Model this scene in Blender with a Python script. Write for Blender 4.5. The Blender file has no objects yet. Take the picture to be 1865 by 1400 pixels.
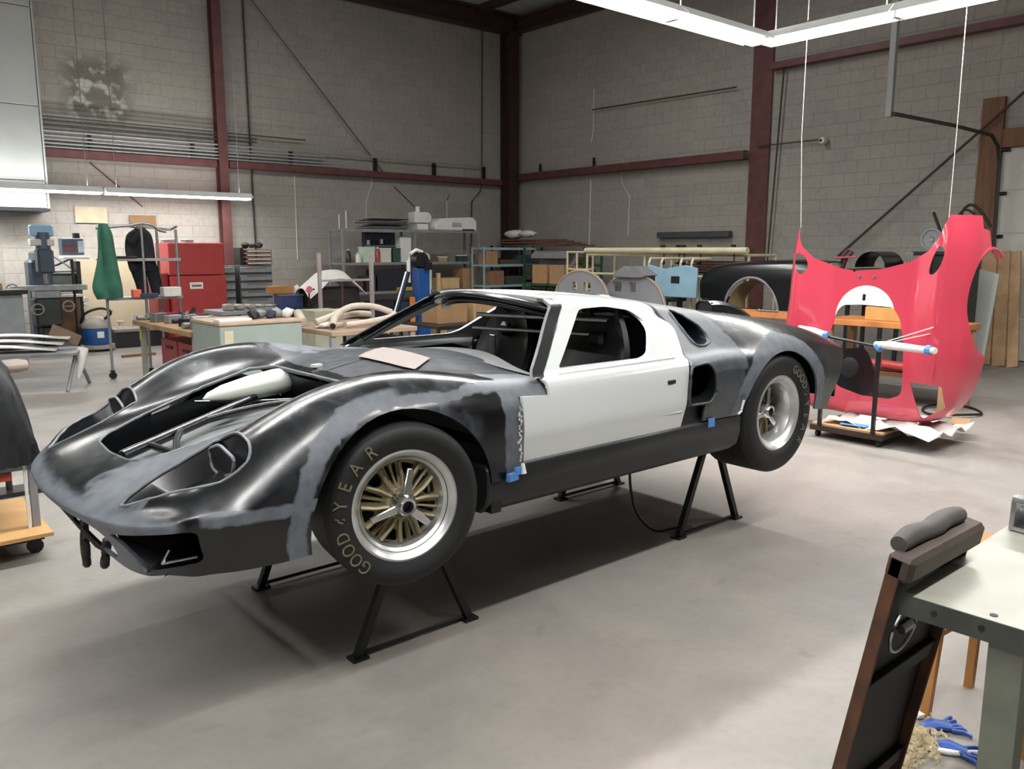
import bpy, bmesh, math, random
import numpy as np
from mathutils import Vector, Matrix
random.seed(7)
C = bpy.context.scene
COL = C.collection
PI = math.pi
# ---------------------------------------------------------------- camera, world, lights
# scene axes: x runs along the car (nose to tail) and along the left wall, y across it, z up
cam_d = bpy.data.cameras.new('camera'); cam = bpy.data.objects.new('camera', cam_d); COL.objects.link(cam)
cam_d.sensor_width = 36.0; cam_d.lens = 1500 / 1865 * 36.0; cam_d.clip_end = 200
cam.location = (-1.5766, -3.2814, 1.6)
cam.rotation_euler = (math.radians(90 - 9.276), 0, math.radians(-40.52))
C.camera = cam
w = bpy.data.worlds.new('world'); C.world = w; w.use_nodes = True
w.node_tree.nodes['Background'].inputs[0].default_value = (0.90, 0.95, 1.0, 1)
w.node_tree.nodes['Background'].inputs[1].default_value = 0.25
C.view_settings.view_transform = 'Standard'; C.view_settings.look = 'None'
C.view_settings.gamma = 1; C.view_settings.use_curve_mapping = False
C.view_settings.exposure = 0.0
LAMP_W = 1.0
def area(name, loc, sx, sy, power, col=(1, .985, .965), up=False, rotz=0):
    d = bpy.data.lights.new(name, 'AREA'); d.shape = 'RECTANGLE'; d.size = sx; d.size_y = sy
    d.energy = power * LAMP_W; d.color = col
    o = bpy.data.objects.new(name, d); COL.objects.link(o); o.location = loc
    o.rotation_euler = (PI if up else 0, 0, rotz)
    return o
# ---------------------------------------------------------------- materials
def new_mat(name):
    m = bpy.data.materials.new(name); m.use_nodes = True
    nt = m.node_tree; b = nt.nodes['Principled BSDF']
    return m, nt, b
def rgb(h):
    if isinstance(h, str):
        h = h.lstrip('#'); v = [int(h[i:i+2], 16) / 255 for i in (0, 2, 4)]
        return tuple((c / 12.92 if c <= .04045 else ((c + .055) / 1.055) ** 2.4) for c in v)
    return h
_mc = {}
def mat(name, col, rough=.5, metal=0, var=.12, scale=6, emit=0, spec=.5, coat=0, bump=0, alpha=None, col2=None, stretch=None):
    """principled surface with mottled tone, object space"""
    if name in _mc: return _mc[name]
    m, nt, b = new_mat(name); N = nt.nodes; L = nt.links
    c = rgb(col)
    b.inputs['Roughness'].default_value = rough; b.inputs['Metallic'].default_value = metal
    b.inputs['Specular IOR Level'].default_value = spec
    b.inputs['Coat Weight'].default_value = coat
    tc = N.new('ShaderNodeTexCoord'); no = N.new('ShaderNodeTexNoise')
    no.inputs['Scale'].default_value = scale; no.inputs['Detail'].default_value = 5
    src = tc.outputs['Object']
    if stretch:
        mp = N.new('ShaderNodeMapping'); mp.inputs['Scale'].default_value = stretch
        L.new(src, mp.inputs[0]); src = mp.outputs[0]
    L.new(src, no.inputs['Vector'])
    ra = N.new('ShaderNodeValToRGB'); e = ra.color_ramp.elements
    e[0].position = .3; e[1].position = .7
    if col2 is None:
        e[0].color = (*[x * (1 - var) for x in c], 1); e[1].color = (*[min(1, x * (1 + var)) for x in c], 1)
    else:
        e[0].color = (*c, 1); e[1].color = (*rgb(col2), 1)
    L.new(no.outputs['Fac'], ra.inputs[0]); L.new(ra.outputs[0], b.inputs['Base Color'])
    if bump:
        bp = N.new('ShaderNodeBump'); bp.inputs['Strength'].default_value = bump; bp.inputs['Distance'].default_value = .01
        L.new(no.outputs['Fac'], bp.inputs['Height']); L.new(bp.outputs[0], b.inputs['Normal'])
    if emit:
        b.inputs['Emission Color'].default_value = (1, .98, .95, 1); b.inputs['Emission Strength'].default_value = emit
    _mc[name] = m
    return m
# ---------------------------------------------------------------- object helpers
def empty(name, loc=(0, 0, 0), rz=0, label=None, cat=None, group=None, rot=None):
    o = bpy.data.objects.new(name, None); COL.objects.link(o); o.empty_display_size = .1
    o.location = loc; o.rotation_euler = rot if rot else (0, 0, rz)
    if label: o['label'] = label
    if cat: o['category'] = cat
    if group: o['group'] = group
    return o
def tag(o, label=None, cat=None, group=None, kind=None):
    if label: o['label'] = label
    if cat: o['category'] = cat
    if group: o['group'] = group
    if kind: o['kind'] = kind
    return o
def link_mesh(name, me, m=None, parent=None, smooth=None):
    me.name = name
    if m:
        me.materials.clear(); me.materials.append(m)
    if smooth is not None:
        me.shade_smooth(); me.set_sharp_from_angle(angle=math.radians(smooth))
    o = bpy.data.objects.new(name, me); COL.objects.link(o)
    if parent: o.parent = parent
    return o
def copy_tree(o, parent=None):
    c = o.copy(); COL.objects.link(c)
    if parent: c.parent = parent
    for ch in list(o.children): copy_tree(ch, c)
    return c
class MB:
    def __init__(s): s.v = []; s.f = []
    def add(s, vs, fs):
        n = len(s.v); s.v += [tuple(x) for x in vs]; s.f += [tuple(i + n for i in f) for f in fs]; return s
    def box(s, c, d, rz=0, rot=None, taper=1.0):
        x, y, z = [k / 2 for k in d]
        P = [(-x, -y, -z), (x, -y, -z), (x, y, -z), (-x, y, -z), (-x*taper, -y*taper, z), (x*taper, -y*taper, z), (x*taper, y*taper, z), (-x*taper, y*taper, z)]
        M = rot if rot is not None else Matrix.Rotation(rz, 3, 'Z')
        P = [tuple(M @ Vector(p) + Vector(c)) for p in P]
        return s.add(P, [(0, 3, 2, 1), (4, 5, 6, 7), (0, 1, 5, 4), (1, 2, 6, 5), (2, 3, 7, 6), (3, 0, 4, 7)])
    def b2(s, a, b):   # box from min corner to max corner
        return s.box([(p + q) / 2 for p, q in zip(a, b)], [abs(q - p) for p, q in zip(a, b)])
    def tube(s, pts, r, n=8, closed=False, sx=1.0, sy=1.0, up=(0, 0, 1), cap=True):
        pts = [Vector(p) for p in pts]; K = len(pts); rr = r if isinstance(r, (list, tuple)) else [r] * K
        base = len(s.v)
        for i, p in enumerate(pts):
            a = pts[(i - 1) % K] if (closed or i > 0) else p; b = pts[(i + 1) % K] if (closed or i < K - 1) else p
            t = (b - a); t = t.normalized() if t.length > 1e-9 else Vector((0, 0, 1))
            u = Vector(up); 
            if abs(t.dot(u)) > .97: u = Vector((1, 0, 0))
            sd = t.cross(u).normalized(); u2 = sd.cross(t).normalized()
            for k in range(n):
                an = 2 * PI * (k + .5) / n
                s.v.append(tuple(p + sd * math.cos(an) * rr[i] * sx + u2 * math.sin(an) * rr[i] * sy))
        m = K if closed else K - 1
        for i in range(m):
            j = (i + 1) % K
            for k in range(n):
                k2 = (k + 1) % n
                s.f.append((base + i*n + k, base + i*n + k2, base + j*n + k2, base + j*n + k))
        if cap and not closed:
            s.f.append(tuple(base + k for k in range(n))[::-1]); s.f.append(tuple(base + (K-1)*n + k for k in range(n)))
        return s
    def lathe(s, prof, c=(0, 0, 0), n=24, axis='Z', a0=0, a1=2*PI, closed_prof=False):
        base = len(s.v); full = abs(a1 - a0 - 2*PI) < 1e-6; m = n if full else n + 1
        for i in range(m):
            a = a0 + (a1 - a0) * i / n
            for r, h in prof:
                x, y, z = r * math.cos(a), r * math.sin(a), h
                if axis == 'Y': x, y, z = x, z, y
                if axis == 'X': x, y, z = z, x, y
                s.v.append((x + c[0], y + c[1], z + c[2]))
        K = len(prof)
        for i in range(n):
            j = (i + 1) % m
            for k in range(K - 1 if not closed_prof else K):
                k2 = (k + 1) % K
                q = [base + i*K + k, base + j*K + k, base + j*K + k2, base + i*K + k2]
                s.f.append(tuple(q))
        return s
    def prism(s, poly, a, b, plane='xz'):
        n = len(poly); base = len(s.v)
        for h in (a, b):
            for p, q in poly:
                s.v.append({'xz': (p, h, q), 'xy': (p, q, h), 'yz': (h, p, q)}[plane])
        s.f.append(tuple(base + i for i in range(n))); s.f.append(tuple(base + n + i for i in range(n))[::-1])
        for i in range(n):
            j = (i + 1) % n
            s.f.append((base + i, base + n + i, base + n + j, base + j))
        return s
    def rock(s, c, r, seed=0, sub=1, sq=(1, 1, 1), amp=.3):
        bm = bmesh.new(); bmesh.ops.create_icosphere(bm, subdivisions=sub, radius=1); rd = random.Random(seed)
        vs = [Vector(v.co) * (1 + rd.uniform(-amp, amp)) for v in bm.verts]
        fs = [tuple(v.index for v in f.verts) for f in bm.faces]; bm.free()
        return s.add([(c[0] + v.x*r*sq[0], c[1] + v.y*r*sq[1], c[2] + v.z*r*sq[2]) for v in vs], fs)
    def mesh(s, name='m'):
        me = bpy.data.meshes.new(name); me.from_pydata(s.v, [], s.f); me.update()
        bm = bmesh.new(); bm.from_mesh(me); bmesh.ops.recalc_face_normals(bm, faces=bm.faces); bm.to_mesh(me); bm.free()
        return me
    def build(s, name, m, parent=None, smooth=None, bevel=0, seg=1):
        me = s.mesh(name)
        if bevel:
            bm = bmesh.new(); bm.from_mesh(me)
            ed = [e for e in bm.edges if len(e.link_faces) == 2 and e.calc_face_angle(0) > .6]
            bmesh.ops.bevel(bm, geom=ed, offset=bevel, segments=seg, affect='EDGES', profile=.7, clamp_overlap=True)
            bm.to_mesh(me); bm.free()
            if smooth is None: smooth = 35
        return link_mesh(name, me, m, parent, smooth)
def cr(p0, p1, p2, p3, t):
    return .5 * ((2*p1) + (p2 - p0)*t + (2*p0 - 5*p1 + 4*p2 - p3)*t*t + (3*p1 - p0 - 3*p2 + p3)*t**3)
def spline(A, n, axis=0, closed=False):
    A = np.moveaxis(np.asarray(A, float), axis, 0); K = len(A); out = []
    for i in range(K if closed else K - 1):
        if closed: q = [A[(i + d) % K] for d in (-1, 0, 1, 2)]
        else:
            p1, p2 = A[i], A[i+1]; p0 = A[i-1] if i > 0 else 2*p1 - p2; p3 = A[i+2] if i + 2 < K else 2*p2 - p1
            q = [p0, p1, p2, p3]
        for k in range(n): out.append(cr(*q, k / n))
    if not closed: out.append(A[-1])
    return np.moveaxis(np.array(out), 0, axis)
def smoothpoly(p, n=6): return [tuple(x) for x in spline(np.array(p), n, 0, True)]
def roundpoly(p, r=.03, n=4):
    out = []; K = len(p)
    for i in range(K):
        a, b, c = Vector(p[i-1]), Vector(p[i]), Vector(p[(i+1) % K])
        d1 = (a - b); d2 = (c - b); rr = min(r, d1.length*.45, d2.length*.45)
        q1 = b + d1.normalized()*rr; q2 = b + d2.normalized()*rr
        for k in range(n + 1):
            t = k / n; out.append(tuple(q1*(1-t)**2 + b*2*t*(1-t) + q2*t*t))
    return out
def shell(G, th):
    """grid of points (rows, cols, 3) to a closed thin shell"""
    R_, K = G.shape[:2]
    du = np.gradient(G, axis=0); dv = np.gradient(G, axis=1)
    nn = np.cross(dv, du); ln = np.linalg.norm(nn, axis=2, keepdims=True); nn = nn / np.maximum(ln, 1e-9)
    I = G - nn * th
    vs = np.concatenate([G.reshape(-1, 3), I.reshape(-1, 3)]); n0 = R_ * K; f = []
    g = lambda i, j: i * K + j
    for i in range(R_ - 1):
        for j in range(K - 1):
            a, b, c, d = g(i, j), g(i, j+1), g(i+1, j+1), g(i+1, j)
            f.append((a, b, c, d)); f.append((a + n0, d + n0, c + n0, b + n0))
    rim = [g(0, j) for j in range(K)] + [g(i, K-1) for i in range(1, R_)] + [g(R_-1, j) for j in range(K-2, -1, -1)] + [g(i, 0) for i in range(R_-2, 0, -1)]
    for k in range(len(rim)):
        a, b = rim[k], rim[(k+1) % len(rim)]; f.append((b, a, a + n0, b + n0))
    mb = MB(); mb.v = [tuple(x) for x in vs]; mb.f = f
    return mb.mesh()
_tmp = []
def boolean(me, cutters, op='DIFFERENCE'):
    """apply prisms (meshes) to mesh, returns new mesh"""
    o = bpy.data.objects.new('work', me); COL.objects.link(o); cs = []
    for c in cutters:
        co = bpy.data.objects.new('cut', c); COL.objects.link(co); cs.append(co)
        md = o.modifiers.new('b', 'BOOLEAN'); md.operation = op; md.object = co; md.solver = 'EXACT'
    dg = bpy.context.evaluated_depsgraph_get(); dg.update()
    r = bpy.data.meshes.new_from_object(o.evaluated_get(dg))
    for x in cs + [o]: bpy.data.objects.remove(x)
    return r
def pris(poly, a, b, plane='xz'): return MB().prism(poly, a, b, plane).mesh()
def circ(cx, cy, r, n=40, a0=0, a1=2*PI): return [(cx + r*math.cos(a0 + (a1-a0)*i/n), cy + r*math.sin(a0 + (a1-a0)*i/n)) for i in range(n)]
def mirror_net(net):
    N = np.array(net, float); M = N[:, ::-1][:, :-1].copy(); M[..., 1] *= -1   # far side columns: y positive ; near side negative
    return np.concatenate([M, N], axis=1)
# palette
M_ALU = lambda: mat('brushed aluminium', '#b4b6b8', .28, 1.0, .1, 30)
M_BLK = lambda: mat('black plastic', '#16171a', .45, 0, .2)
M_BSTL = lambda: mat('black painted steel', '#17181b', .4, .2, .2, 20)
M_RUB = lambda: mat('rubber', '#101214', .62, 0, .2, 12)
M_WOOD = lambda: mat('raw wood', '#b0906a', .6, 0, .2, 1.2, col2='#957553', stretch=(1, 5, 5))
M_GREY = lambda: mat('grey painted steel', '#85888a', .45, .1, .12)
M_WHITE = lambda: mat('white enamel', '#d8dad8', .35, 0, .05)
M_CREAM = lambda: mat('cream paint', '#cfc6a6', .45, 0, .1)
M_REDST = lambda: mat('oxide red steel', '#5f3a38', .5, .1, .25, 5)
M_CARD = lambda: mat('cardboard', '#a5835f', .8, 0, .12)
M_GALV = lambda: mat('galvanised steel', '#9a9d9f', .35, .8, .15, 14)
M_BLUE = lambda: mat('blue paint', '#1f4f8f', .4, 0, .12)
M_RED = lambda: mat('red enamel', '#a23a3a', .35, 0, .1)
M_DKRED = lambda: mat('dark red enamel', '#842a2c', .4, 0, .1)
M_TAPE = lambda: mat('blue masking tape', '#4f83c4', .6, 0, .08)
M_CLOTH = lambda: mat('white cloth', '#d3cfcb', .85, 0, .08, 14, bump=.3)
# ================================================================ room
S0, T0, HZ = 11.7, 12.2, 6.95
def wall_mat():
    m, nt, b = new_mat('concrete block paint'); N = nt.nodes; L = nt.links
    g = N.new('ShaderNodeNewGeometry'); 
    n1 = N.new('ShaderNodeTexNoise'); n1.inputs['Scale'].default_value = .35; n1.inputs['Detail'].default_value = 6
    n2 = N.new('ShaderNodeTexNoise'); n2.inputs['Scale'].default_value = 14; n2.inputs['Detail'].default_value = 4
    L.new(g.outputs['Position'], n1.inputs['Vector']); L.new(g.outputs['Position'], n2.inputs['Vector'])
    # one tone per block from a snapped position
    sn = N.new('ShaderNodeVectorMath'); sn.operation = 'SNAP'; sn.inputs[1].default_value = (.4064, .4064, .2032)
    L.new(g.outputs['Position'], sn.inputs[0])
    wn = N.new('ShaderNodeTexWhiteNoise'); L.new(sn.outputs[0], wn.inputs['Vector'])
    r1 = N.new('ShaderNodeValToRGB'); e = r1.color_ramp.elements
    e[0].position = .3; e[0].color = (*rgb('#97948d'), 1); e[1].position = .7; e[1].color = (*rgb('#a39d95'), 1)
    L.new(n1.outputs['Fac'], r1.inputs[0])
    r2 = N.new('ShaderNodeValToRGB'); e = r2.color_ramp.elements
    e[0].position = 0; e[0].color = (.94, .94, .945, 1); e[1].position = 1; e[1].color = (1.04, 1.035, 1.025, 1)
    L.new(wn.outputs['Value'], r2.inputs[0])
    mx = N.new('ShaderNodeMix'); mx.data_type = 'RGBA'; mx.blend_type = 'MULTIPLY'; mx.inputs[0].default_value = 1
    L.new(r1.outputs[0], mx.inputs[6]); L.new(r2.outputs[0], mx.inputs[7])
    r3 = N.new('ShaderNodeValToRGB'); e = r3.color_ramp.elements
    e[0].position = .35; e[0].color = (.9, .9, .9, 1); e[1].position = .6; e[1].color = (1, 1, 1, 1)
    L.new(n2.outputs['Fac'], r3.inputs[0])
    m2 = N.new('ShaderNodeMix'); m2.data_type = 'RGBA'; m2.blend_type = 'MULTIPLY'; m2.inputs[0].default_value = 1
    L.new(mx.outputs[2], m2.inputs[6]); L.new(r3.outputs[0], m2.inputs[7])
    # whitish bloom left on the blocks above the conduits
    sx = N.new('ShaderNodeSeparateXYZ'); L.new(g.outputs['Position'], sx.inputs[0])
    def box1(out, a, b_, soft):
        m1 = N.new('ShaderNodeMapRange'); m1.inputs[1].default_value = a - soft; m1.inputs[2].default_value = a + soft; L.new(out, m1.inputs[0])
        m3 = N.new('ShaderNodeMapRange'); m3.inputs[1].default_value = b_ - soft; m3.inputs[2].default_value = b_ + soft; m3.inputs[3].default_value = 1; m3.inputs[4].default_value = 0; L.new(out, m3.inputs[0])
        q = N.new('ShaderNodeMath'); q.operation = 'MULTIPLY'; L.new(m1.outputs[0], q.inputs[0]); L.new(m3.outputs[0], q.inputs[1]); return q.outputs[0]
    n4 = N.new('ShaderNodeTexNoise'); n4.inputs['Scale'].default_value = 5; n4.inputs['Detail'].default_value = 6; L.new(g.outputs['Position'], n4.inputs['Vector'])
    r4 = N.new('ShaderNodeMapRange'); r4.inputs[1].default_value = .5; r4.inputs[2].default_value = .62; L.new(n4.outputs['Fac'], r4.inputs[0])
    a1 = box1(sx.outputs[0], 2.0, 3.0, .15); a2 = box1(sx.outputs[2], 3.75, 4.75, .15); a3 = box1(sx.outputs[1], 11.5, 13, .1)
    q = N.new('ShaderNodeMath'); q.operation = 'MULTIPLY'; L.new(a1, q.inputs[0]); L.new(a2, q.inputs[1])
    q1 = N.new('ShaderNodeMath'); q1.operation = 'MULTIPLY'; L.new(q.outputs[0], q1.inputs[0]); L.new(a3, q1.inputs[1])
    q2 = N.new('ShaderNodeMath'); q2.operation = 'MULTIPLY'; L.new(q1.outputs[0], q2.inputs[0]); L.new(r4.outputs[0], q2.inputs[1])
    dk = N.new('ShaderNodeMix'); dk.data_type = 'RGBA'; L.new(q1.outputs[0], dk.inputs[0]); L.new(m2.outputs[2], dk.inputs[6]); dk.inputs[7].default_value = (*rgb('#6d6a60'), 1)
    m5 = N.new('ShaderNodeMix'); m5.data_type = 'RGBA'; L.new(q2.outputs[0], m5.inputs[0]); L.new(dk.outputs[2], m5.inputs[6]); m5.inputs[7].default_value = (*rgb('#b5b4ac'), 1)
    L.new(m5.outputs[2], b.inputs['Base Color']); b.inputs['Roughness'].default_value = .75
    bp = N.new('ShaderNodeBump'); bp.inputs['Strength'].default_value = .25; bp.inputs['Distance'].default_value = .004
    L.new(n2.outputs['Fac'], bp.inputs['Height']); L.new(bp.outputs[0], b.inputs['Normal'])
    return m
M_WALL = wall_mat()
M_MORT = mat('mortar', '#8f8b84', .9, 0, .1)
def floor_mat():
    m, nt, b = new_mat('shop concrete'); N = nt.nodes; L = nt.links
    g = N.new('ShaderNodeNewGeometry')
    def noise(sc, det=6, dist=0):
        n = N.new('ShaderNodeTexNoise'); n.inputs['Scale'].default_value = sc; n.inputs['Detail'].default_value = det
        n.inputs['Distortion'].default_value = dist; L.new(g.outputs['Position'], n.inputs['Vector']); return n.outputs['Fac']
    def ramp(src, p0, c0, p1, c1):
        r = N.new('ShaderNodeValToRGB'); e = r.color_ramp.elements; e[0].position = p0; e[0].color = (*c0, 1); e[1].position = p1; e[1].color = (*c1, 1)
        L.new(src, r.inputs[0]); return r.outputs[0]
    def mul(a, c):
        x = N.new('ShaderNodeMix'); x.data_type = 'RGBA'; x.blend_type = 'MULTIPLY'; x.inputs[0].default_value = 1; L.new(a, x.inputs[6]); L.new(c, x.inputs[7]); return x.outputs[2]
    base = ramp(noise(.45, 5, .6), .32, rgb('#858480'), .68, rgb('#958e88'))
    big = ramp(noise(1.6, 7, 1.2), .3, (.84, .84, .84), .62, (1.04, 1.03, 1.02))
    fine = ramp(noise(26, 6), .3, (.93, .93, .93), .6, (1, 1, 1))
    spots = ramp(noise(5.5, 3, .3), .25, (.84, .83, .82), .36, (1, 1, 1))
    c = mul(mul(mul(base, big), fine), spots)
    L.new(c, b.inputs['Base Color'])
    rr = N.new('ShaderNodeMapRange'); rr.inputs[1].default_value = .3; rr.inputs[2].default_value = .7; rr.inputs[3].default_value = .42; rr.inputs[4].default_value = .6
    L.new(noise(2.2), rr.inputs[0]); L.new(rr.outputs[0], b.inputs['Roughness'])
    b.inputs['Specular IOR Level'].default_value = .4
    bp = N.new('ShaderNodeBump'); bp.inputs['Strength'].default_value = .08; bp.inputs['Distance'].default_value = .004
    L.new(noise(40), bp.inputs['Height']); L.new(bp.outputs[0], b.inputs['Normal'])
    return m
M_FLOOR = floor_mat()
tag(MB().b2((-10, -10, -.1), (S0 + .3, T0 + .3, 0)).build('floor', M_FLOOR), kind='structure')
M_CEIL = mat('ceiling liner', '#a8aaa6', .8, 0, .06)
tag(MB().b2((-10, -10, HZ), (S0 + .3, T0 + .3, HZ + .1)).build('ceiling', M_CEIL), kind='structure')
BX, BZ = .4064, .2032
blk = MB().box((0, 0, 0), (BX - .006, .02, BZ - .006)).build('block', M_WALL, None, bevel=.003)
blk_me = blk.data; bpy.data.objects.remove(blk)
half = MB().box((0, 0, 0), (BX/2 - .006, .02, BZ - .006)).build('block', M_WALL, None, bevel=.003)
half_me = half.data; bpy.data.objects.remove(half)
def block_wall(wall, p0, p1, plane, axis, keep, hole=None):
    """courses of blocks on the room side; nearest 300 as their own parts, the rest joined"""
    cells = []
    nrow = int(HZ / BZ)
    for r in range(nrow):
        z = (r + .5) * BZ; x = p0 - (BX/2 if r % 2 else 0)
        while x < p1:
            a, b = max(x, p0), min(x + BX, p1)
            if b - a > .1 and not (hole and hole(a, b, z)): cells.append((a, b, z))
            x += BX
    cells.sort(key=lambda c: keep((c[0] + c[1]) / 2, c[2]))
    rz = 0 if axis == 'x' else PI/2
    rest = MB()
    for i, (a, b, z) in enumerate(cells):
        m = (a + b) / 2; loc = (m, plane, z) if axis == 'x' else (plane, m, z)
        if i < 300 and abs((b - a) - BX) < .01 or (i < 300 and abs((b - a) - BX/2) < .01):
            o = bpy.data.objects.new('block', blk_me if (b - a) > .3 else half_me); COL.objects.link(o)
            o.location = loc; o.rotation_euler = (0, 0, rz); o.parent = wall
        else:
            rest.box(loc, (b - a - .006, .02, BZ - .006), rz)
    tag(rest.build('block_courses', M_WALL, wall), kind='stuff')
wl = tag(MB().b2((-10, T0, 0), (S0 + .3, T0 + .3, HZ)).build('wall_left', M_MORT), kind='structure')
wr = tag(MB().b2((S0, 1.55, 0), (S0 + .3, T0, HZ)).b2((S0, -10, 3.35), (S0 + .3, 1.55, HZ)).b2((S0, -10, 0), (S0 + .3, -3.3, 3.35)).build('wall_right', M_MORT), kind='structure')
block_wall(wl, .9, S0, T0 + .0065, 'x', lambda x, z: ((x - 3.2)**2 * .5 + (z - 2.6)**2), None)
block_wall(wr, 1.55, T0, S0 + .0065, 'y', lambda y, z: ((y - 3.0)**2 * .6 + (z - 2.6)**2), None)
block_wall(tag(MB().b2((S0 + .001, -.9, 3.3), (S0 + .02, 1.55, HZ)).build('wall_right', M_MORT), kind='structure'), -.9, 1.55, S0 + .0065, 'y', lambda y, z: 1 if True else 0, lambda a, b, z: z < 3.35 + .1)
tag(MB().b2((-10.2, -10, 0), (-10, T0 + .3, HZ)).build('wall_back', M_WALL), kind='structure')
tag(MB().b2((-10, -10.2, 0), (S0 + .3, -10, HZ)).build('wall_near', M_WALL), kind='structure')
RS = M_REDST()
M_DKB = mat('dark oxide steel', '#3d2a2a', .55, .1, .2, 5)
# columns (I sections): flange, web, flange
def column(name, x, y, w_, d_, h, ax, mm, label):
    e = empty(name, (x, y, 0), 0 if ax == 'x' else PI/2, label, 'column')
    MB().box((0, -d_, h/2), (w_, .02, h)).build('front_flange', mm, e)
    MB().box((0, 0, h/2), (w_, .02, h)).build('back_flange', mm, e)
    MB().box((0, -d_/2, h/2), (.014, d_ - .02, h)).build('web', M_DKB, e)
    MB().box((0, -d_/2, .01), (w_ + .1, d_ + .1, .02)).build('base_plate', mm, e)
    return e
column('steel_column', 4.52, T0 - .04, .17, .17, 6.6, 'x', RS, 'slim oxide red steel column against the left block wall behind the red tool chest')
column('steel_column', S0 - .28, T0 - .04, .3, .3, 6.6, 'x', M_DKB, 'dark oxide steel column standing in the far corner of the room')
column('steel_column', S0 - .04, 5.40, .40, .34, 6.6, 'y', RS, 'thick oxide red steel column on the right wall behind the cream pipe rack')
# the column on the right wall faces the room
# girts
def girt(name, a, b, z, h, label, mm=RS, d=.16):
    e = empty(name, ((a[0]+b[0])/2, (a[1]+b[1])/2, z), 0, label, 'beam')
    v = Vector((b[0]-a[0], b[1]-a[1], 0)); L_ = v.length; rz = math.atan2(v.y, v.x); e.rotation_euler = (0, 0, rz)
    MB().box((0, 0, 0), (L_, .012, h)).build('web', mm, e)
    MB().box((0, d/2 * 1, h/2), (L_, d, .012)).build('upper_flange', mm, e)
    MB().box((0, d/2 * 1, -h/2), (L_, d, .012)).build('lower_flange', mm, e)
    return e
girt('wall_girt', (1.5, T0 - .19), (4.40, T0 - .19), 3.16, .11, 'oxide red girt on the left wall below the conduit bundle, left of the slim column')
girt('wall_girt', (4.64, T0 - .19), (11.2, T0 - .19), 3.16, .11, 'long oxide red girt on the left wall between slim column and corner')
g1 = girt('wall_girt', (S0 - .19, T0 - .4), (S0 - .19, 5.62), 3.29, .14, 'oxide red girt on the right wall between corner and thick column')
girt('wall_girt', (S0 - .19, 5.18), (S0 - .19, -3.0), 4.73, .1, 'high oxide red girt on the right wall, right of the thick column')
# roof beams
rb = empty('roof_beam', (5, T0 - .2, 6.7), 0, 'dark steel rafter running along the top of the left wall', 'beam')
MB().box((0, .0, -.19), (13.4, .26, .02)).build('lower_flange', M_DKB, rb); MB().box((0, 0, .0), (13.4, .015, .38)).build('web', M_DKB, rb); MB().box((0, 0, .19), (13.4, .26, .02)).build('upper_flange', M_DKB, rb)
rb2 = empty('roof_beam', (S0 - .2, 4, 6.66), PI/2, 'dark steel eave beam running along the top of the right wall', 'beam')
MB().box((0, .0, -.14), (15.6, .22, .02)).build('lower_flange', M_DKB, rb2); MB().box((0, 0, .0), (15.6, .015, .28)).build('web', M_DKB, rb2); MB().box((0, 0, .14), (15.6, .22, .02)).build('upper_flange', M_DKB, rb2)
pu = None
for i, x in enumerate((10.35, 8.9, 7.45, 6.0, 4.5, 3.0, 1.5)):
    e = empty('purlin', (x, 4, 6.82), PI/2, ['dark roof purlin nearest the right wall', 'second dark roof purlin out from the right wall', 'third dark roof purlin out from the right wall'][i] if i < 3 else ['fourth', 'fifth', 'sixth', 'seventh'][i - 3] + ' dark roof purlin out from the right wall', 'beam', 'roof purlins')
    MB().box((0, 0, 0), (15.6, .012, .2)).build('web', M_DKB, e); MB().box((0, .035, -.1), (15.6, .07, .01)).build('lower_flange', M_DKB, e)
# conduits along the left wall on struts
M_CON = mat('conduit', '#9a9c9e', .4, .3, .1); M_COND = mat('dark conduit', '#3f403f', .5, .3, .1)
zs = [3.25, 3.31, 3.37, 3.43, 3.50, 3.60, 3.66, 3.72]
for i, z in enumerate(zs):
    x1 = [7.4, 7.0, 6.6, 6.6, 10.6, 5.2, 5.2, 6.2][i]
    MBt = MB().tube([(1.4, T0 - .16, z), (x1, T0 - .16, z)], .016 if i < 5 else .012, 6)
    o = MBt.build('conduit', M_CON if i < 5 else M_COND, None, smooth=60)
    tag(o, ['lowest conduit of the bundle just above the red girt on the left wall', 'second lowest conduit of the bundle on the left wall', 'third conduit up in the bundle on the left wall', 'fourth conduit up in the bundle on the left wall', 'long light conduit reaching nearly to the corner above the left girt', 'dark conduit, lowest of the upper three on the left wall', 'dark conduit, middle of the upper three on the left wall', 'topmost dark conduit of the bundle on the left wall'][i], 'conduit')
for k, x in enumerate((2.3, 4.0, 5.9, 7.8, 9.3, 10.7)):
    o = MB().box((x, T0 - .10, 3.36), (.04, .10, .28)).build('conduit_strut', M_BSTL())
    tag(o, 'short dark conduit strut on the left wall girt, ' + ['first from the left', 'second from the left', 'third from the left', 'fourth from the left', 'fifth from the left', 'last one before the corner'][k], 'bracket', 'conduit struts on the left wall')
for k, y in enumerate((11.1, 9.4)):
    tag(MB().box((S0 - .13, y, 3.42), (.04, .04, .26)).build('conduit_strut', M_BSTL()), 'short dark strut standing on the right wall girt, ' + ['nearest the corner', 'second from the corner'][k], 'bracket', 'conduit struts on the right wall')
def wire(name, pts, r, m, label, cat, n=6): return tag(MB().tube(pts, r, n).build(name, m, None, smooth=60), label, cat)
wire('downpipe', [(S0 - .98, T0 - .06, 6.5), (S0 - 1.02, T0 - .06, 3.1), (S0 - 1.1, T0 - .1, 2.95), (S0 - 1.35, T0 - .1, 2.7), (S0 - 1.38, T0 - .1, 1.3)], .016, M_COND, 'thin dark pipe down the left wall near the corner', 'pipe')
wire('downpipe', [(5.1, T0 - .05, 6.5), (5.12, T0 - .05, 1.4)], .018, M_COND, 'thin dark pipe down the left wall right of the slim column', 'pipe')
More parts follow.
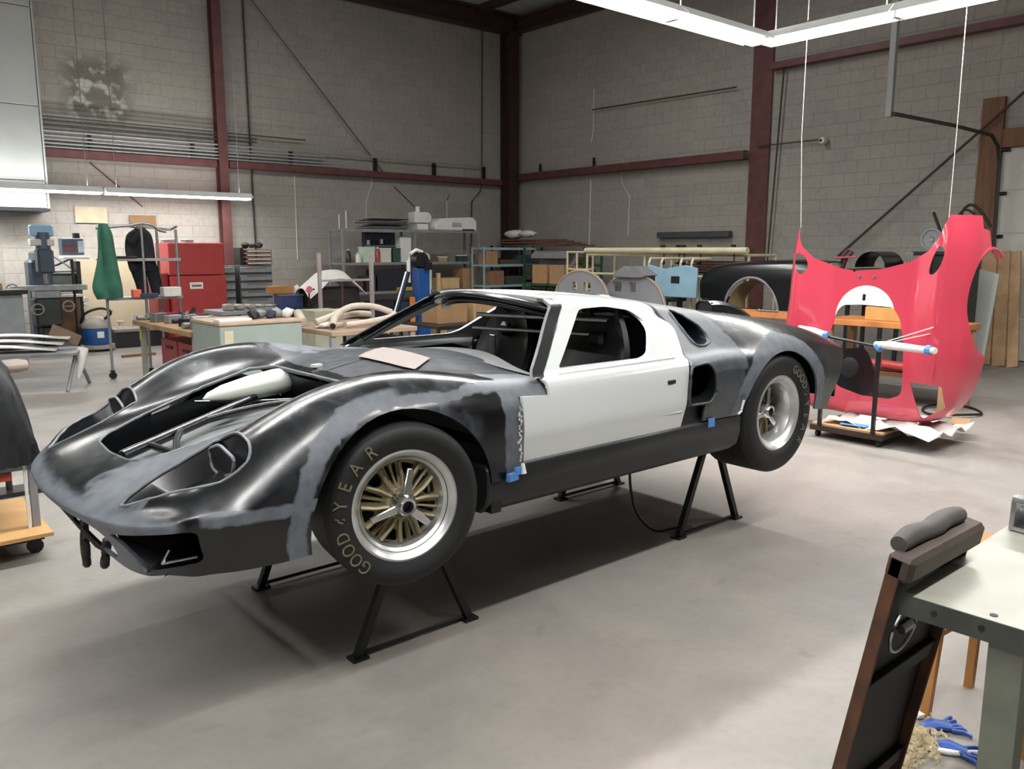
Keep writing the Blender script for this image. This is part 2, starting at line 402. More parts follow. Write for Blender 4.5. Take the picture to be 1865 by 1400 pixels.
wire('brace_rod', [(5.2, T0 - .1, 6.2), (8.1, T0 - .1, 3.1)], .014, mat('brown rod', '#54433d', .6), 'thin diagonal brace rod on the left wall', 'rod')
wire('brace_rod', [(8.3, T0 - .015, 2.95), (9.5, T0 - .015, 2.0)], .012, mat('brown rod', '#54433d', .6), 'thin diagonal rod on the left wall above the white case', 'rod')
wire('brace_rod', [(2.3, T0 - .015, 3.05), (3.1, T0 - .015, 2.35)], .012, mat('brown rod', '#54433d', .6), 'thin diagonal rod behind the left strip light', 'rod')
wire('brace_rod', [(S0 - .12, .9, 4.0), (S0 - .12, 3.75, 1.5)], .02, mat('rusty rod', '#4a3a34', .7, .3, .2), 'long rusty diagonal brace rod on the right wall', 'rod')
M_WIRE = mat('white wire', '#c9c7c0', .6, 0, .05)
MWL = [([(6.0, T0-.012, 3.05), (6.0, T0-.012, 1.4)], 'white cord hanging on the left wall above the drawer cabinet'),
 ([(7.75, T0-.012, 3.35), (7.76, T0-.012, 3.0), (7.6, T0-.012, 2.6), (7.6, T0-.012, 2.1)], 'white cord hanging from the left girt behind the black panels'),
 ([(9.9, T0-.012, 3.2), (9.88, T0-.012, 3.0), (9.7, T0-.012, 2.7), (9.7, T0-.012, 2.2)], 'white cord hanging on the left wall behind the white case')]
for p, l in MWL: wire('power_cord', p, .012, M_WIRE, l, 'cord')
MWR = [([(S0-.012, 9.55, 5.0), (S0-.012, 9.55, 4.1), (S0-.012, 9.6, 3.9)], 'short white cord high on the right wall above the girt'),
 ([(S0-.012, 9.6, 3.1), (S0-.012, 9.62, 1.7)], 'long straight white cord on the right wall below the girt'),
 ([(S0-.012, 8.7, 3.5), (S0-.012, 8.7, 3.0), (S0-.012, 8.48, 2.7), (S0-.012, 8.5, 1.9)], 'kinked white cord on the right wall with black plug')]
for p, l in MWR: wire('power_cord', p, .012, M_WIRE, l, 'cord')
wire('wall_pipe', [(S0-.1, 9.5, 4.55), (S0-.1, 5.9, 4.5)], .014, M_COND, 'thin grey pipe running level high on the right wall', 'pipe')
wire('wall_pipe', [(S0-.1, 4.95, 4.7), (S0-.1, 5.1, 1.2)], .014, M_COND, 'thin dark pipe down the right wall beside the thick column', 'pipe')
wire('wall_pipe', [(S0-.1, 5.4, 3.42), (S0-.1, 4.2, 3.42)], .012, M_COND, 'short level pipe right of the thick column ending at the round sensor', 'pipe')
e = empty('round_sensor', (S0 - .1, 4.15, 3.4), 0, 'small round white disc fixed to the right wall', 'sensor')
MB().lathe([(0, -.05), (.05, -.05), (.055, -.02), (.055, .05)], (0, 0, 0), 16, 'X').build('housing', M_WHITE(), e, smooth=40); MB().lathe([(0, -.056), (.025, -.056), (.025, -.05)], (0, .015, 0), 12, 'X').build('lens', M_BLK(), e)
# grey square downpipe and angled track rail by the door
tag(MB().b2((8.6, 1.60, 3.19), (8.67, 1.67, HZ)).build('drop_post', mat('pale grey post', '#8c8d8c', .5, .1, .05)), 'pale grey square post hanging from the ceiling left of the sectional door', 'post')
wire('door_track', [(8.62, 1.58, 3.22), (10.2, 1.5, 3.22), (11.25, 1.42, 3.18), (11.45, 1.40, 3.05), (11.52, 1.38, 2.8), (11.57, 1.37, 1.5), (11.57, 1.36, .05)], .025, mat('dark track', '#3d3c3b', .5, .5, .1), 'dark curved steel track of the sectional door', 'track', 6)
# timber door frame
M_FRW = mat('stained timber', '#6b4a35', .7, 0, .25, 4, stretch=(6, 6, .6))
tag(MB().b2((S0 - .06, 1.42, 0), (S0 + .02, 1.72, 3.75)).build('trim_1', M_FRW, None, bevel=.005), kind='structure')
tag(MB().b2((S0 - .06, -3.3, 3.04), (S0 + .02, 1.42, 3.3)).build('trim_2', M_FRW, None, bevel=.005), kind='structure')
# sectional door
dr = empty('door_1', (S0 + .02, -.9, 0)); dr['kind'] = 'structure'
M_DOOR = mat('white door steel', '#b9b8b0', .5, 0, .06)
for k in range(5):
    p = MB().b2((-.02, -2.3, k*.608 + .012), (.03, 2.32, (k+1)*.608)).build('door_panel', M_DOOR, dr, bevel=.006)
    MB().box((-.03, 2.27, (k+1)*.608 - .03), (.03, .12, .05)).tube([(-.05, 2.34, (k+1)*.608 - .03), (-.05, 2.24, (k+1)*.608 - .03)], .022, 8).build('hinge', M_BLK(), p)
MB().b2((-.03, -2.3, 0), (.03, 2.32, .014)).build('weather_seal', M_RUB(), dr)
# light grey boxed-out panel wall at the far left
pw = empty('panel_enclosure', (-.6, 11.6, 2.25), 0, 'pale grey panelled enclosure hanging high at the left edge', 'enclosure')
M_PAN = mat('pale panel', '#a5a8a6', .35, 0, .06, 3)
for r in range(4):
    for q in range(2):
        z0 = [0, .42, 1.55, 3.0][r]; z1 = [.42, 1.55, 3.0, 4.5][r]
        MB().b2((-1.6 + q*1.85 + .004, 0, z0 + .004), (.245 + q*1.85, .04, z1 - .006)).build('panel', M_PAN, pw, bevel=.004)
MB().b2((2.08, .0, 0), (2.12, .55, 4.5)).build('side_panel', M_PAN, pw); MB().b2((-1.6, .0, -.05), (2.12, .58, 0)).build('bottom_rail', M_BSTL(), pw)
# ---------------------------------------------------------------- fluorescent strip lights
M_TUBE = mat('lit tube', '#ffffff', .5, 0, 0, emit=14)
def strip(x, y, z, rz, L_, label, group=None, power=60, chain=True, fil=True):
    e = empty('strip_light', (x, y, z), rz, label, 'light', group)
    MB().box((0, 0, .065), (L_, .13, .06)).build('housing', M_WHITE(), e, bevel=.008)
    MB().prism([(-.17, .01), (-.07, .09), (.07, .09), (.17, .01), (.165, .005), (.065, .08), (-.065, .08), (-.165, .005)], -L_/2, L_/2, 'yz').build('reflector', M_WHITE(), e)
    for s in (-1, 1):
        MB().tube([(-L_/2 + .02, s*.055, 0), (L_/2 - .02, s*.055, 0)], .022, 10).build('tube', M_TUBE, e, smooth=60)
        MB().box((s*(L_/2 - .01), 0, .01), (.02, .12, .06)).build('end_cap', M_WHITE(), e)
    if chain:
        for s in (-1, 1): MB().tube([(s*L_*.42, 0, .08), (s*L_*.42, 0, HZ - z)], .006, 5).build('hanging_chain', M_GALV(), e)
    if power: area('tube_glow', (x, y, z - .03), L_*.96, .15, power, rotz=rz); area('added_uplight', (x, y, z + .11), L_*.96, .15, power * .42, up=True, rotz=rz)  # upward area light added above each housing to brighten upper walls and ceiling
    return e
# visible rows of strip lights
rows_u = [(5.13 - .61 - 1.23*k, 1.17, 3.42) for k in range(5)]
for k, p in enumerate(rows_u):
    strip(*p, 0, 1.22, ['lit strip light ending at the bright corner of the two rows, left arm', 'lit strip light second from the bright corner on the left arm'][k] if k < 2 else 'lit strip light of the overhead row above the car, ' + ['third', 'fourth', 'fifth'][k - 2] + ' from the bright corner', 'overhead strip light row above the car', 48)
for k in range(4):
    strip(5.43, 1.30 - .61 - 1.23*k, 3.48, PI/2, 1.22, ['lit strip light starting the right arm at the bright corner', 'lit strip light second from the bright corner on the right arm'][k] if k < 2 else 'lit strip light of the right hand overhead row, ' + ['third', 'fourth'][k - 2] + ' from the bright corner', 'overhead strip light row toward the door', 48)
lz = 2.5
strip(3.47, 11.3, lz, 0, 2.44, 'lit strip light hanging low before the left wall, right end of its row', 'low strip lights by the left wall', 60, chain=True)
strip(.99, 11.3, lz, 0, 2.44, 'lit strip light at the far left, left of its neighbour in the low row', 'low strip lights by the left wall', 60)
strip(-.05, 11.9, 2.08, 0, 1.5, 'small lit strip light under the pale enclosure at the left edge', 'low strip lights by the left wall', 14, chain=False)
# other rows of the shop, outside the picture; the racks and benches pairs are added
NTH = ['first', 'second', 'third', 'fourth']
for k in range(4): strip(2.6 - 2.5*k, -3.3, 5.3, 0, 2.44, 'lit strip light high above the viewer, %s of the row' % NTH[k], 'strip light row above the viewer', 105)
for k in range(3): strip(-5.4, 4.2 - 2.6*k, 4.6, PI/2, 2.44, 'lit strip light of the row ahead of the nose, %s of three' % NTH[k], 'strip light row ahead of the car', 60)
for k in range(2): strip(7.3 - 2.6*k, 5.6, 6.2, 0, 2.44, 'added unseen strip light high above the storage racks, %s of two' % NTH[k], 'added light row over the racks', 80)  # pair added out of view to light the rack area
for k in range(2): strip(1.6 - 2.6*k, 5.6, 5.6, 0, 2.44, 'added unseen strip light high above the left benches, %s of two' % NTH[k], 'added light row over the benches', 70)  # unseen pair added as extra light over the bench side
# ================================================================ the car
car = empty('sports_car', (0, 0, 0), 0, 'low coupe body, black front and rear clips, white door and roof, standing on sawhorse stands', 'car')
def pos_ramp(N, L, src, a, b, hi=1, lo=0):
    m = N.new('ShaderNodeMapRange'); m.interpolation_type = 'SMOOTHSTEP'; m.inputs[1].default_value = a; m.inputs[2].default_value = b; m.inputs[3].default_value = lo; m.inputs[4].default_value = hi
    L.new(src, m.inputs[0]); return m.outputs[0]
def mth(N, L, op, a, b=None, c=None):
    m = N.new('ShaderNodeMath'); m.operation = op
    for i, x in enumerate((a, b, c)):
        if x is None: continue
        if isinstance(x, (int, float)): m.inputs[i].default_value = x
        else: L.new(x, m.inputs[i])
    return m.outputs[0]
def clip_mat(name, bands, base='#0c0e12', dust='#5c626a', amount=.5, rough=.14, front=True):
    m, nt, b = new_mat(name); N = nt.nodes; L = nt.links
    tc = N.new('ShaderNodeTexCoord'); P = tc.outputs['Object']; sp = N.new('ShaderNodeSeparateXYZ'); L.new(P, sp.inputs[0]); X, Y, Z = sp.outputs
    def noise(sc, det=6, dist=.5):
        n = N.new('ShaderNodeTexNoise'); n.inputs['Scale'].default_value = sc; n.inputs['Detail'].default_value = det; n.inputs['Distortion'].default_value = dist; L.new(P, n.inputs['Vector']); return n.outputs['Fac']
    n1 = noise(1.7); n2 = noise(9, 5, 1.0); n3 = noise(22, 4, 0)
    wob = mth(N, L, 'MULTIPLY_ADD', n2, .05, -.025)
    ay = mth(N, L, 'ABSOLUTE', Y)
    mask = None
    def addm(x):
        nonlocal mask
        mask = x if mask is None else mth(N, L, 'MAXIMUM', mask, x)
    for kind, *a in bands:
        if kind in ('ring', 'ringf'):      # around a wheel arch on the flanks
            cx, cz, r0, r1, ymin = a
            dx = mth(N, L, 'SUBTRACT', X, cx); dz = mth(N, L, 'SUBTRACT', Z, cz)
            d = mth(N, L, 'SQRT', mth(N, L, 'ADD', mth(N, L, 'MULTIPLY', dx, dx), mth(N, L, 'MULTIPLY', dz, dz)))
            d = mth(N, L, 'ADD', d, wob)
            q = mth(N, L, 'MULTIPLY', pos_ramp(N, L, d, r1 + .008, r1 - .008), pos_ramp(N, L, d, r0 - .008, r0 + .008))
            q = mth(N, L, 'MULTIPLY', q, pos_ramp(N, L, ay, ymin - .01, ymin + .01))
            if kind == 'ringf': q = mth(N, L, 'MULTIPLY', q, pos_ramp(N, L, X, .04, -.02))
            addm(q)
        if kind == 'box':
            x0, x1, z0, z1, y0, y1, st = a
            q = None
            for s_, lo, hi in ((X, x0, x1), (Z, z0, z1), (ay, y0, y1)):
                s_ = mth(N, L, 'ADD', s_, wob)
                q1 = mth(N, L, 'MULTIPLY', pos_ramp(N, L, s_, lo - .006, lo + .006), pos_ramp(N, L, s_, hi + .006, hi - .006))
                q = q1 if q is None else mth(N, L, 'MULTIPLY', q, q1)
            addm(mth(N, L, 'MULTIPLY', q, st))
        if kind == 'lip':       # rounded leading edge
            dx = mth(N, L, 'MULTIPLY', mth(N, L, 'MULTIPLY', Y, Y), .28)
            d = mth(N, L, 'ADD', mth(N, L, 'SUBTRACT', X, dx), wob)
            addm(mth(N, L, 'MULTIPLY', pos_ramp(N, L, d, -.93, -.98), .9))
        if kind == 'patch':     # round sanded patch
            cx, cy, r, st = a
            dx = mth(N, L, 'SUBTRACT', X, cx); dy = mth(N, L, 'SUBTRACT', Y, cy)
            d = mth(N, L, 'SQRT', mth(N, L, 'ADD', mth(N, L, 'MULTIPLY', dx, dx), mth(N, L, 'MULTIPLY', dy, dy)))
            d = mth(N, L, 'ADD', d, mth(N, L, 'MULTIPLY_ADD', n2, .3, -.15))
            addm(mth(N, L, 'MULTIPLY', pos_ramp(N, L, d, r, r*.5), st))
    haze = mth(N, L, 'MULTIPLY', pos_ramp(N, L, n1, .45, .62), mth(N, L, 'MULTIPLY', pos_ramp(N, L, n2, .3, .7), amount))
    # only the upward faces were sanded
    g = N.new('ShaderNodeNewGeometry'); sn = N.new('ShaderNodeSeparateXYZ'); L.new(g.outputs['Normal'], sn.inputs[0])
    haze = mth(N, L, 'MULTIPLY', haze, pos_ramp(N, L, Z, .74, .86)) if front else haze
    allm = mth(N, L, 'MAXIMUM', mask, haze)
    mx = N.new('ShaderNodeMix'); mx.data_type = 'RGBA'; L.new(allm, mx.inputs[0]); mx.inputs[6].default_value = (*rgb(base), 1)
    rr = N.new('ShaderNodeValToRGB'); e = rr.color_ramp.elements; e[0].position = .3; e[1].position = .7
    d_ = rgb(dust); e[0].color = (*[x*.75 for x in d_], 1); e[1].color = (*[x*1.2 for x in d_], 1); L.new(n3, rr.inputs[0]); L.new(rr.outputs[0], mx.inputs[7])
    L.new(mx.outputs[2], b.inputs['Base Color'])
    rg = mth(N, L, 'MULTIPLY_ADD', allm, .3, rough); rg = mth(N, L, 'MULTIPLY_ADD', n3, .1, rg); L.new(rg, b.inputs['Roughness'])
    b.inputs['Specular IOR Level'].default_value = .6
    return m
M_FRONT = clip_mat('sanded black gelcoat front', [('ringf', 0, .655, .40, .465, .77), ('box', -.72, -.33, .752, .79, .78, .95, 1), ('box', .455, .62, .5, 1.3, .80, .95, .85),
    ('box', .5, .75, 1.0, 1.2, .6, .95, .9), ('lip',), ('patch', -.62, -.35, .24, .75), ('patch', -.84, -.42, .22, .9), ('patch', .3, .62, .25, .9), ('box', -.12, .62, 1.045, 1.082, .74, .95, .9),
    ('box', .14, .9, 1.0, 1.3, 0, .60, .42)], amount=.32)
M_REAR = clip_mat('sanded black gelcoat rear', [('ring', 2.43, .68, .36, .47, .78), ('box', 1.5, 2.08, 1.0, 1.4, 0, .95, .6), ('box', 1.5, 2.05, .7, 1.1, .8, .95, .35)], base='#15181b', amount=.10, rough=.2, front=False)
M_CARB = mat('black gelcoat', '#121417', .24, 0, .15, 5, spec=.6)
M_SILL = mat('satin black sill', '#1b1d1e', .42, 0, .12, 4)
M_WPNT = mat('white car paint', '#c9cdcd', .22, 0, .02, 2, coat=.4)
M_IN = mat('dark cockpit laminate', '#101114', .35, 0, .25, 6)
M_PRIM = mat('grey primer', '#77787a', .5, 0, .12, 8)
M_EDGE = mat('sanded edge', '#6a6e73', .5, 0, .25, 18)
# ---- front clip
F = [
 [(-.87,0,.555),(-.87,.2,.555),(-.865,.38,.557),(-.86,.48,.56),(-.85,.56,.565),(-.835,.62,.57),(-.82,.65,.575),(-.81,.67,.58),(-.80,.69,.585)],
 [(-.92,0,.65),(-.92,.2,.65),(-.905,.38,.65),(-.89,.5,.65),(-.87,.6,.655),(-.84,.67,.66),(-.81,.71,.66),(-.79,.73,.63),(-.775,.735,.59)],
 [(-.995,0,.73),(-.985,.22,.73),(-.96,.4,.73),(-.935,.5,.732),(-.90,.6,.735),(-.86,.68,.74),(-.81,.75,.735),(-.78,.77,.68),(-.74,.78,.592)],
 [(-.98,0,.765),(-.97,.22,.763),(-.94,.4,.76),(-.91,.5,.76),(-.87,.6,.765),(-.82,.70,.775),(-.76,.78,.775),(-.73,.80,.715),(-.69,.805,.595)],
 [(-.88,0,.815),(-.87,.22,.812),(-.85,.38,.805),(-.83,.5,.81),(-.80,.62,.822),(-.75,.73,.828),(-.69,.815,.79),(-.67,.83,.75),(-.63,.83,.595)],
 [(-.72,0,.868),(-.72,.22,.865),(-.7,.38,.862),(-.68,.49,.878),(-.66,.62,.895),(-.62,.75,.875),(-.59,.84,.80),(-.58,.85,.76),(-.56,.845,.595)],
 [(-.55,0,.92),(-.54,.22,.915),(-.53,.38,.92),(-.53,.49,.95),(-.52,.62,.985),(-.5,.75,.955),(-.49,.85,.85),(-.48,.865,.77),(-.47,.855,.595)],
 [(-.3,0,.98),(-.3,.22,.975),(-.3,.38,.985),(-.3,.49,1.035),(-.3,.63,1.09),(-.3,.76,1.055),(-.3,.855,.93),(-.3,.875,.80),(-.3,.86,.6)],
 [(-.1,0,1.02),(-.1,.22,1.018),(-.1,.38,1.033),(-.1,.5,1.09),(-.1,.64,1.138),(-.1,.76,1.105),(-.1,.86,.98),(-.1,.885,.83),(-.1,.87,.6)],
 [(.1,0,1.062),(.1,.22,1.06),(.1,.38,1.07),(.1,.5,1.11),(.1,.64,1.148),(.1,.76,1.118),(.1,.86,1.0),(.1,.885,.84),(.1,.87,.6)],
 [(.3,0,1.10),(.3,.22,1.10),(.3,.38,1.098),(.3,.5,1.105),(.3,.64,1.125),(.3,.76,1.10),(.3,.855,1.0),(.3,.88,.85),(.3,.868,.6)],
 [(.5,0,1.125),(.5,.22,1.12),(.5,.38,1.108),(.5,.5,1.095),(.5,.64,1.088),(.5,.755,1.075),(.5,.845,1.0),(.5,.868,.86),(.5,.86,.6)],
 [(.80,0,1.115),(.80,.22,1.105),(.79,.38,1.085),(.78,.5,1.07),(.77,.64,1.065),(.76,.755,1.066),(.76,.84,1.01),(.76,.858,.87),(.76,.855,.6)]]
G = spline(spline(mirror_net(F), 5, 0), 5, 1)
me = shell(G[:, ::-1], .012)
cuts = []
cuts.append(pris(circ(0, .655, .385, 48), -1.2, 1.2))                                   # wheel arches
cuts.append(pris([(.55, .4), (.55, 1.02), (.70, 1.005), (.705, 1.06), (1.0, 1.3), (1.2, 1.3), (1.2, .4)], -1.2, -.70))      # door gap near
cuts.append(pris([(.55, .4), (.55, 1.02), (.70, 1.005), (.705, 1.06), (1.0, 1.3), (1.2, 1.3), (1.2, .4)], .70, 1.2))
cuts.append(pris([(.38, .4), (.38, .70), (.52, .715), (.62, .715), (.62, .4)], -1.2, 1.2))
cuts.append(pris([(.7, .3), (.7, 1.0), (1.2, 1.0), (1.2, .3)], -1.2, 1.2))
me = boolean(me, cuts)
hood = roundpoly([(-.77, 0), (-.755, .2), (-.70, .275), (-.55, .335), (-.3, .385), (-.03, .41), (.08, .365), (.085, 0), (.08, -.365), (-.03, -.41), (-.3, -.385), (-.55, -.335), (-.70, -.275), (-.755, -.2)], .03, 3)
mouth = roundpoly([(-.40, .575), (.40, .575), (.46, .60), (.43, .70), (.36, .715), (-.36, .715), (-.43, .70), (-.46, .60)], .03, 3)
cuts = [pris(hood, .7, 1.4, 'xy'), pris(mouth, -1.2, -.80, 'yz')]
HLx = lambda sg: [(-.865, sg*.50), (-.72, sg*.462), (-.545, sg*.47), (-.518, sg*.50), (-.508, sg*.61), (-.518, sg*.72), (-.56, sg*.755), (-.66, sg*.735), (-.77, sg*.65), (-.84, sg*.56)]
for sg in (1, -1):
    h = smoothpoly(HLx(sg), 4); cuts.append(pris(h if sg > 0 else h[::-1], .74, 1.4, 'xy'))
    duct = roundpoly([(sg*.51, .70), (sg*.80, .745), (sg*.80, .64), (sg*.64, .592)], .02, 3)
    cuts.append(pris(duct, -1.05, -.60, 'yz'))
me = boolean(me, cuts)
link_mesh('front_clip', me, M_FRONT, car, 32)
# cockpit scuttle cut: windscreen opening edge is the rear edge of the clip; rectangular primer patch lies on it
def on_front(x, y):
    """height of the front clip surface"""
    P = G.reshape(-1, 3); d = (P[:, 0] - x)**2 + (P[:, 1] - y)**2 + (P[:, 2] < .7)*9
    i = np.argsort(d)[:4]; wgt = 1 / (d[i] + 1e-6); return float((P[i, 2]*wgt).sum() / wgt.sum())
def edge_strip(name, pts, r, m, parent, n=6, closed=False, lift=0):
    P = [(x, y, on_front(x, y) + lift) for x, y in pts]
    return MB().tube(P, r, n, closed).build(name, m, parent, smooth=60)
edge_strip('opening_flange', hood, .006, M_EDGE, car, closed=True, lift=-.003)
for sg in (1, -1): edge_strip('lamp_recess_rim', smoothpoly(HLx(sg), 4), .006, M_EDGE, car, closed=True, lift=-.002)
qd = [(.335, .05), (.545, .17), (.51, -.28), (.32, -.44)]; pt = []
for i in range(4):
    for j in range(6):
        u_, v_ = i/3, j/5; x = (qd[0][0]*(1-v_) + qd[3][0]*v_)*(1-u_) + (qd[1][0]*(1-v_) + qd[2][0]*v_)*u_; y = (qd[0][1]*(1-v_) + qd[3][1]*v_)*(1-u_) + (qd[1][1]*(1-v_) + qd[2][1]*v_)*u_
        pt.append((x, y, on_front(x, y) + .010))
mb = MB(); mb.v = pt; mb.f = [(i*6 + j, (i+1)*6 + j, (i+1)*6 + j + 1, i*6 + j + 1) for i in range(3) for j in range(5)]
o = mb.build('scuttle_patch', mat('pink filler', '#857a75', .6, 0, .05), car); o['label'] = 'pale rectangular filler patch'
MB().box((.16, .12, on_front(.16, .12) + .008), (.05, .03, .012), .4).build('tape_scrap', M_WHITE(), car)
# headlamp recess liners
for sg in (1, -1):
    pan = MB(); hl = smoothpoly(HLx(sg), 4); n = len(hl); cx, cy = -.62, sg*.61
    top = [(x, y, on_front(x, y) - .008) for x, y in hl]
    low = [(min(cx + (x - cx)*.85, -.562), cy + (y - cy)*.72, on_front(x, y) - .04 - .22*max(0, (x + .84))) for x, y in hl]
    pan.add(top + low + [(cx - .03, cy, .805)], [(i, (i+1) % n, n + (i+1) % n, n + i) for i in range(n)] + [(n + i, n + (i+1) % n, 2*n) for i in range(n)])
    lin = pan.build('lamp_recess', M_CARB, car, smooth=50)
    hp_ = roundpoly([(sg*.50, .925), (sg*.60, .955), (sg*.72, .93), (sg*.70, .875), (sg*.60, .845), (sg*.52, .86)], .02, 3)
    MB().prism(hp_, -.572, -.568, 'yz').build('lamp_hole', M_BLK(), lin)
    MB().tube([(-.573, y, z) for y, z in hp_], .006, 6, True).build('lamp_ring', M_EDGE, lin, smooth=60)
    # brake duct pocket behind the corner opening
    d = MB(); A_ = [(sg*.505, .705), (sg*.805, .75), (sg*.80, .635), (sg*.635, .588)]
    v0 = [(np.interp(abs(y), [.5, .64, .74, .80], [-.90, -.845, -.79, -.665]), y*.995, z) for y, z in A_]; v1 = [(-.60, sg*.58, .70), (-.60, sg*.70, .71), (-.60, sg*.70, .64), (-.60, sg*.62, .62)]
    d.add(v0 + v1, [(0, 1, 5, 4), (1, 2, 6, 5), (2, 3, 7, 6), (3, 0, 4, 7), (4, 5, 6, 7)])
    dd = d.build('brake_duct', M_CARB, car)
    MB().tube([(-.80, sg*.655, .612), (-.78, sg*.675, .66), ], .005, 6).tube([(-.80, sg*.655, .612), (-.72, sg*.755, .645)], .005, 6).build('duct_bracket', M_ALU(), dd)
# under-nose bracing seen through the mouth
hk = spline(np.array([(-.86, .06, .60), (-.87, .02, .50), (-.87, .03, .43), (-.86, .07, .42), (-.86, .09, .47), (-.85, .12, .52)]), 4)
MB().tube(hk, .016, 8).build('tow_hook', M_BLK(), car, smooth=50)
hk = spline(np.array([(-.86, -.26, .60), (-.87, -.24, .51), (-.86, -.20, .49)]), 4)
MB().tube(hk, .016, 8).build('tow_hook', M_BLK(), car, smooth=50)
MB().tube([(-.90, .5, .62), (-.86, -.1, .53), (-.84, -.45, .555)], .007, 6).build('lower_lip_rod', M_BLK(), car, smooth=50)
# engine-bay style nose compartment: ribs, floor sheet, white duct
MB().add([(-.74, -.24, .80), (-.74, .12, .80), (.0, .30, .90), (.03, -.28, .90), (-.4, -.37, .86)], [(0, 1, 2, 3, 4)]).build('radiator_sheet', mat('grey sheet', '#7b8080', .4, .2, .06), car)
MB().b2((-.72, -.39, .56), (.12, .39, .60)).build('nose_floor', M_IN, car)
for sg in (1, -1):
    q = [(-.74, sg*.28, .85), (-.5, sg*.37, .9), (-.2, sg*.42, .97), (.1, sg*.44, 1.03)]
    MB().add([p for p in q] + [(p[0], p[1]*.97, .60) for p in q], [(i, i+1, i+5, i+4) for i in range(3)]).build('inner_fender', M_CARB, car)
MB().add([(.09, -.40, 1.03), (.09, .40, 1.03), (.16, .40, .60), (.16, -.40, .60)], [(0, 1, 2, 3)]).build('firewall', M_CARB, car)
MB().tube([(-.745, -.08, .845), (-.35, .13, .90), (-.08, .26, .94)], .022, 8).build('duct_rib', M_CARB, car, smooth=50)
MB().tube(spline(np.array([(-.60, -.25, .86), (-.52, -.02, .875), (-.42, .10, .89), (-.2, .12, .92), (-.02, .06, .94), (.03, -.1, .94)]), 6), .014, 8).build('duct_rib', M_CARB, car, smooth=50)
MB().tube([(-.60, -.25, .86), (-.63, -.02, .86)], .014, 8).build('duct_rib', M_CARB, car, smooth=50)
arc = spline(np.array([(-.22, -.33, .94), (-.14, -.2, .955), (-.02, -.15, .96), (.05, -.25, .97)]), 5)
MB().tube(arc, .016, 8).build('duct_rib', M_CARB, car, smooth=50)
MB().box((-.05, -.27, .93), (.14, .12, .05), .4).box((-.11, -.3, .95), (.03, .05, .05), .2).build('hinge_block', M_BLK(), car, bevel=.006)
bl = [(.0, 0), (.03, .03), (.055, .10), (.072, .22), (.08, .36), (.075, .42), (.05, .445), (0, .45)]
o = MB().lathe([(r, h) for r, h in bl], (0, 0, 0), 20, 'X').build('air_duct', mat('raw white fibreglass', '#c2c8c0', .35, 0, .05), car, smooth=60)
o.location = (-.30, .30, .955); o.rotation_euler = (0, math.radians(-6), math.radians(4)); o.scale = (1, 1, .75)
MB().tube([(-.34, .285, .95), (-.1, .24, .93), (.08, .16, .93)], .006, 6).build('duct_stay', M_CARB, car)
# ---- sills and floor tub
for sg in (-1, 1):
    prof = [(sg*.55, .545), (sg*.80, .565), (sg*.845, .60), (sg*.862, .66), (sg*.862, .75), (sg*.84, .765), (sg*.55, .765)]
    MB().prism(prof, .37, 2.06, 'yz').build('sill', M_SILL, car, bevel=.008)
    MB().prism([(1.53, .765), (1.535, .86), (1.72, .86), (1.74, .77), (2.06, .76), (2.06, .74), (1.53, .74)], sg*.835, sg*.80).build('sill_extension', M_SILL, car)
    MB().box((.42, sg*.6, .70), (.05, .5, .26)).build('footwell_panel', M_IN, car)
MB().b2((.37, -.56, .55), (2.06, .56, .575)).build('floor_pan', M_SILL, car)
MB().b2((1.60, -.78, .60), (1.64, .78, 1.0)).b2((1.66, -.58, .60), (1.70, .58, 1.25)).build('bulkhead', M_IN, car)
MB().add([(.82, -.76, 1.055), (.82, .76, 1.055), (.72, .76, .75), (.72, -.76, .75)], [(0, 1, 2, 3)]).build('dash_panel', M_PRIM, car)
da = spline(np.array([(.78, -.755, 1.06), (.84, -.5, 1.072), (.93, -.2, 1.10), (.96, 0, 1.105), (.93, .2, 1.10), (.84, .5, 1.072), (.78, .755, 1.06)]), 5)
nn = len(da); MB().add([tuple(p) for p in da] + [(.76, p[1], p[2] + .006) for p in da] + [(p[0] - .01, p[1], p[2] - .07) for p in da], [(i, i+1, nn+i+1, nn+i) for i in range(nn-1)] + [(i, i+1, 2*nn+i+1, 2*nn+i) for i in range(nn-1)]).build('dash_top', M_PRIM, car, smooth=50)
# ---- seats
def seat(y):
    s = MB(); g = []
    for k, (x, z, w_) in enumerate([(.95, .80, .20), (1.05, .74, .21), (1.2, .70, .21), (1.32, .72, .21), (1.40, .82, .22), (1.46, .98, .22), (1.50, 1.10, .17), (1.52, 1.18, .12), (1.53, 1.24, .10)]):
        g.append([(x - .05*0, y - w_, z + .09), (x, y - w_*.8, z + .03), (x, y, z), (x, y + w_*.8, z + .03), (x, y + w_, z + .09)])
    me = shell(spline(spline(np.array(g), 3, 0), 3, 1)[:, ::-1], .03)
    return link_mesh('seat', me, M_IN, car, 50)
for y in (-.36, .36):
    st = seat(y); MB().box((1.49, y, 1.15), (.04, .10, .08)).build('headrest', M_IN, st, bevel=.02)
MB().box((1.44, .42, 1.06), (.015, .05, .11)).build('seat_badge', M_GALV(), car, bevel=.004)
MB().b2((1.0, -.10, .575), (1.5, .10, .80)).build('centre_tunnel', M_IN, car, bevel=.03)
MB().add([(1.05, -.68, 1.06), (1.50, -.70, 1.06), (1.52, -.40, 1.02), (1.08, -.36, 1.02)], [(0, 1, 2, 3)]).build('side_pod_cover', M_PRIM, car)
MB().tube([(1.15, .2, 1.26), (1.58, -.45, 1.24)], .012, 6).tube([(1.2, .3, 1.18), (1.6, -.42, 1.16)], .010, 6).build('rear_window_stay', M_ALU(), car)
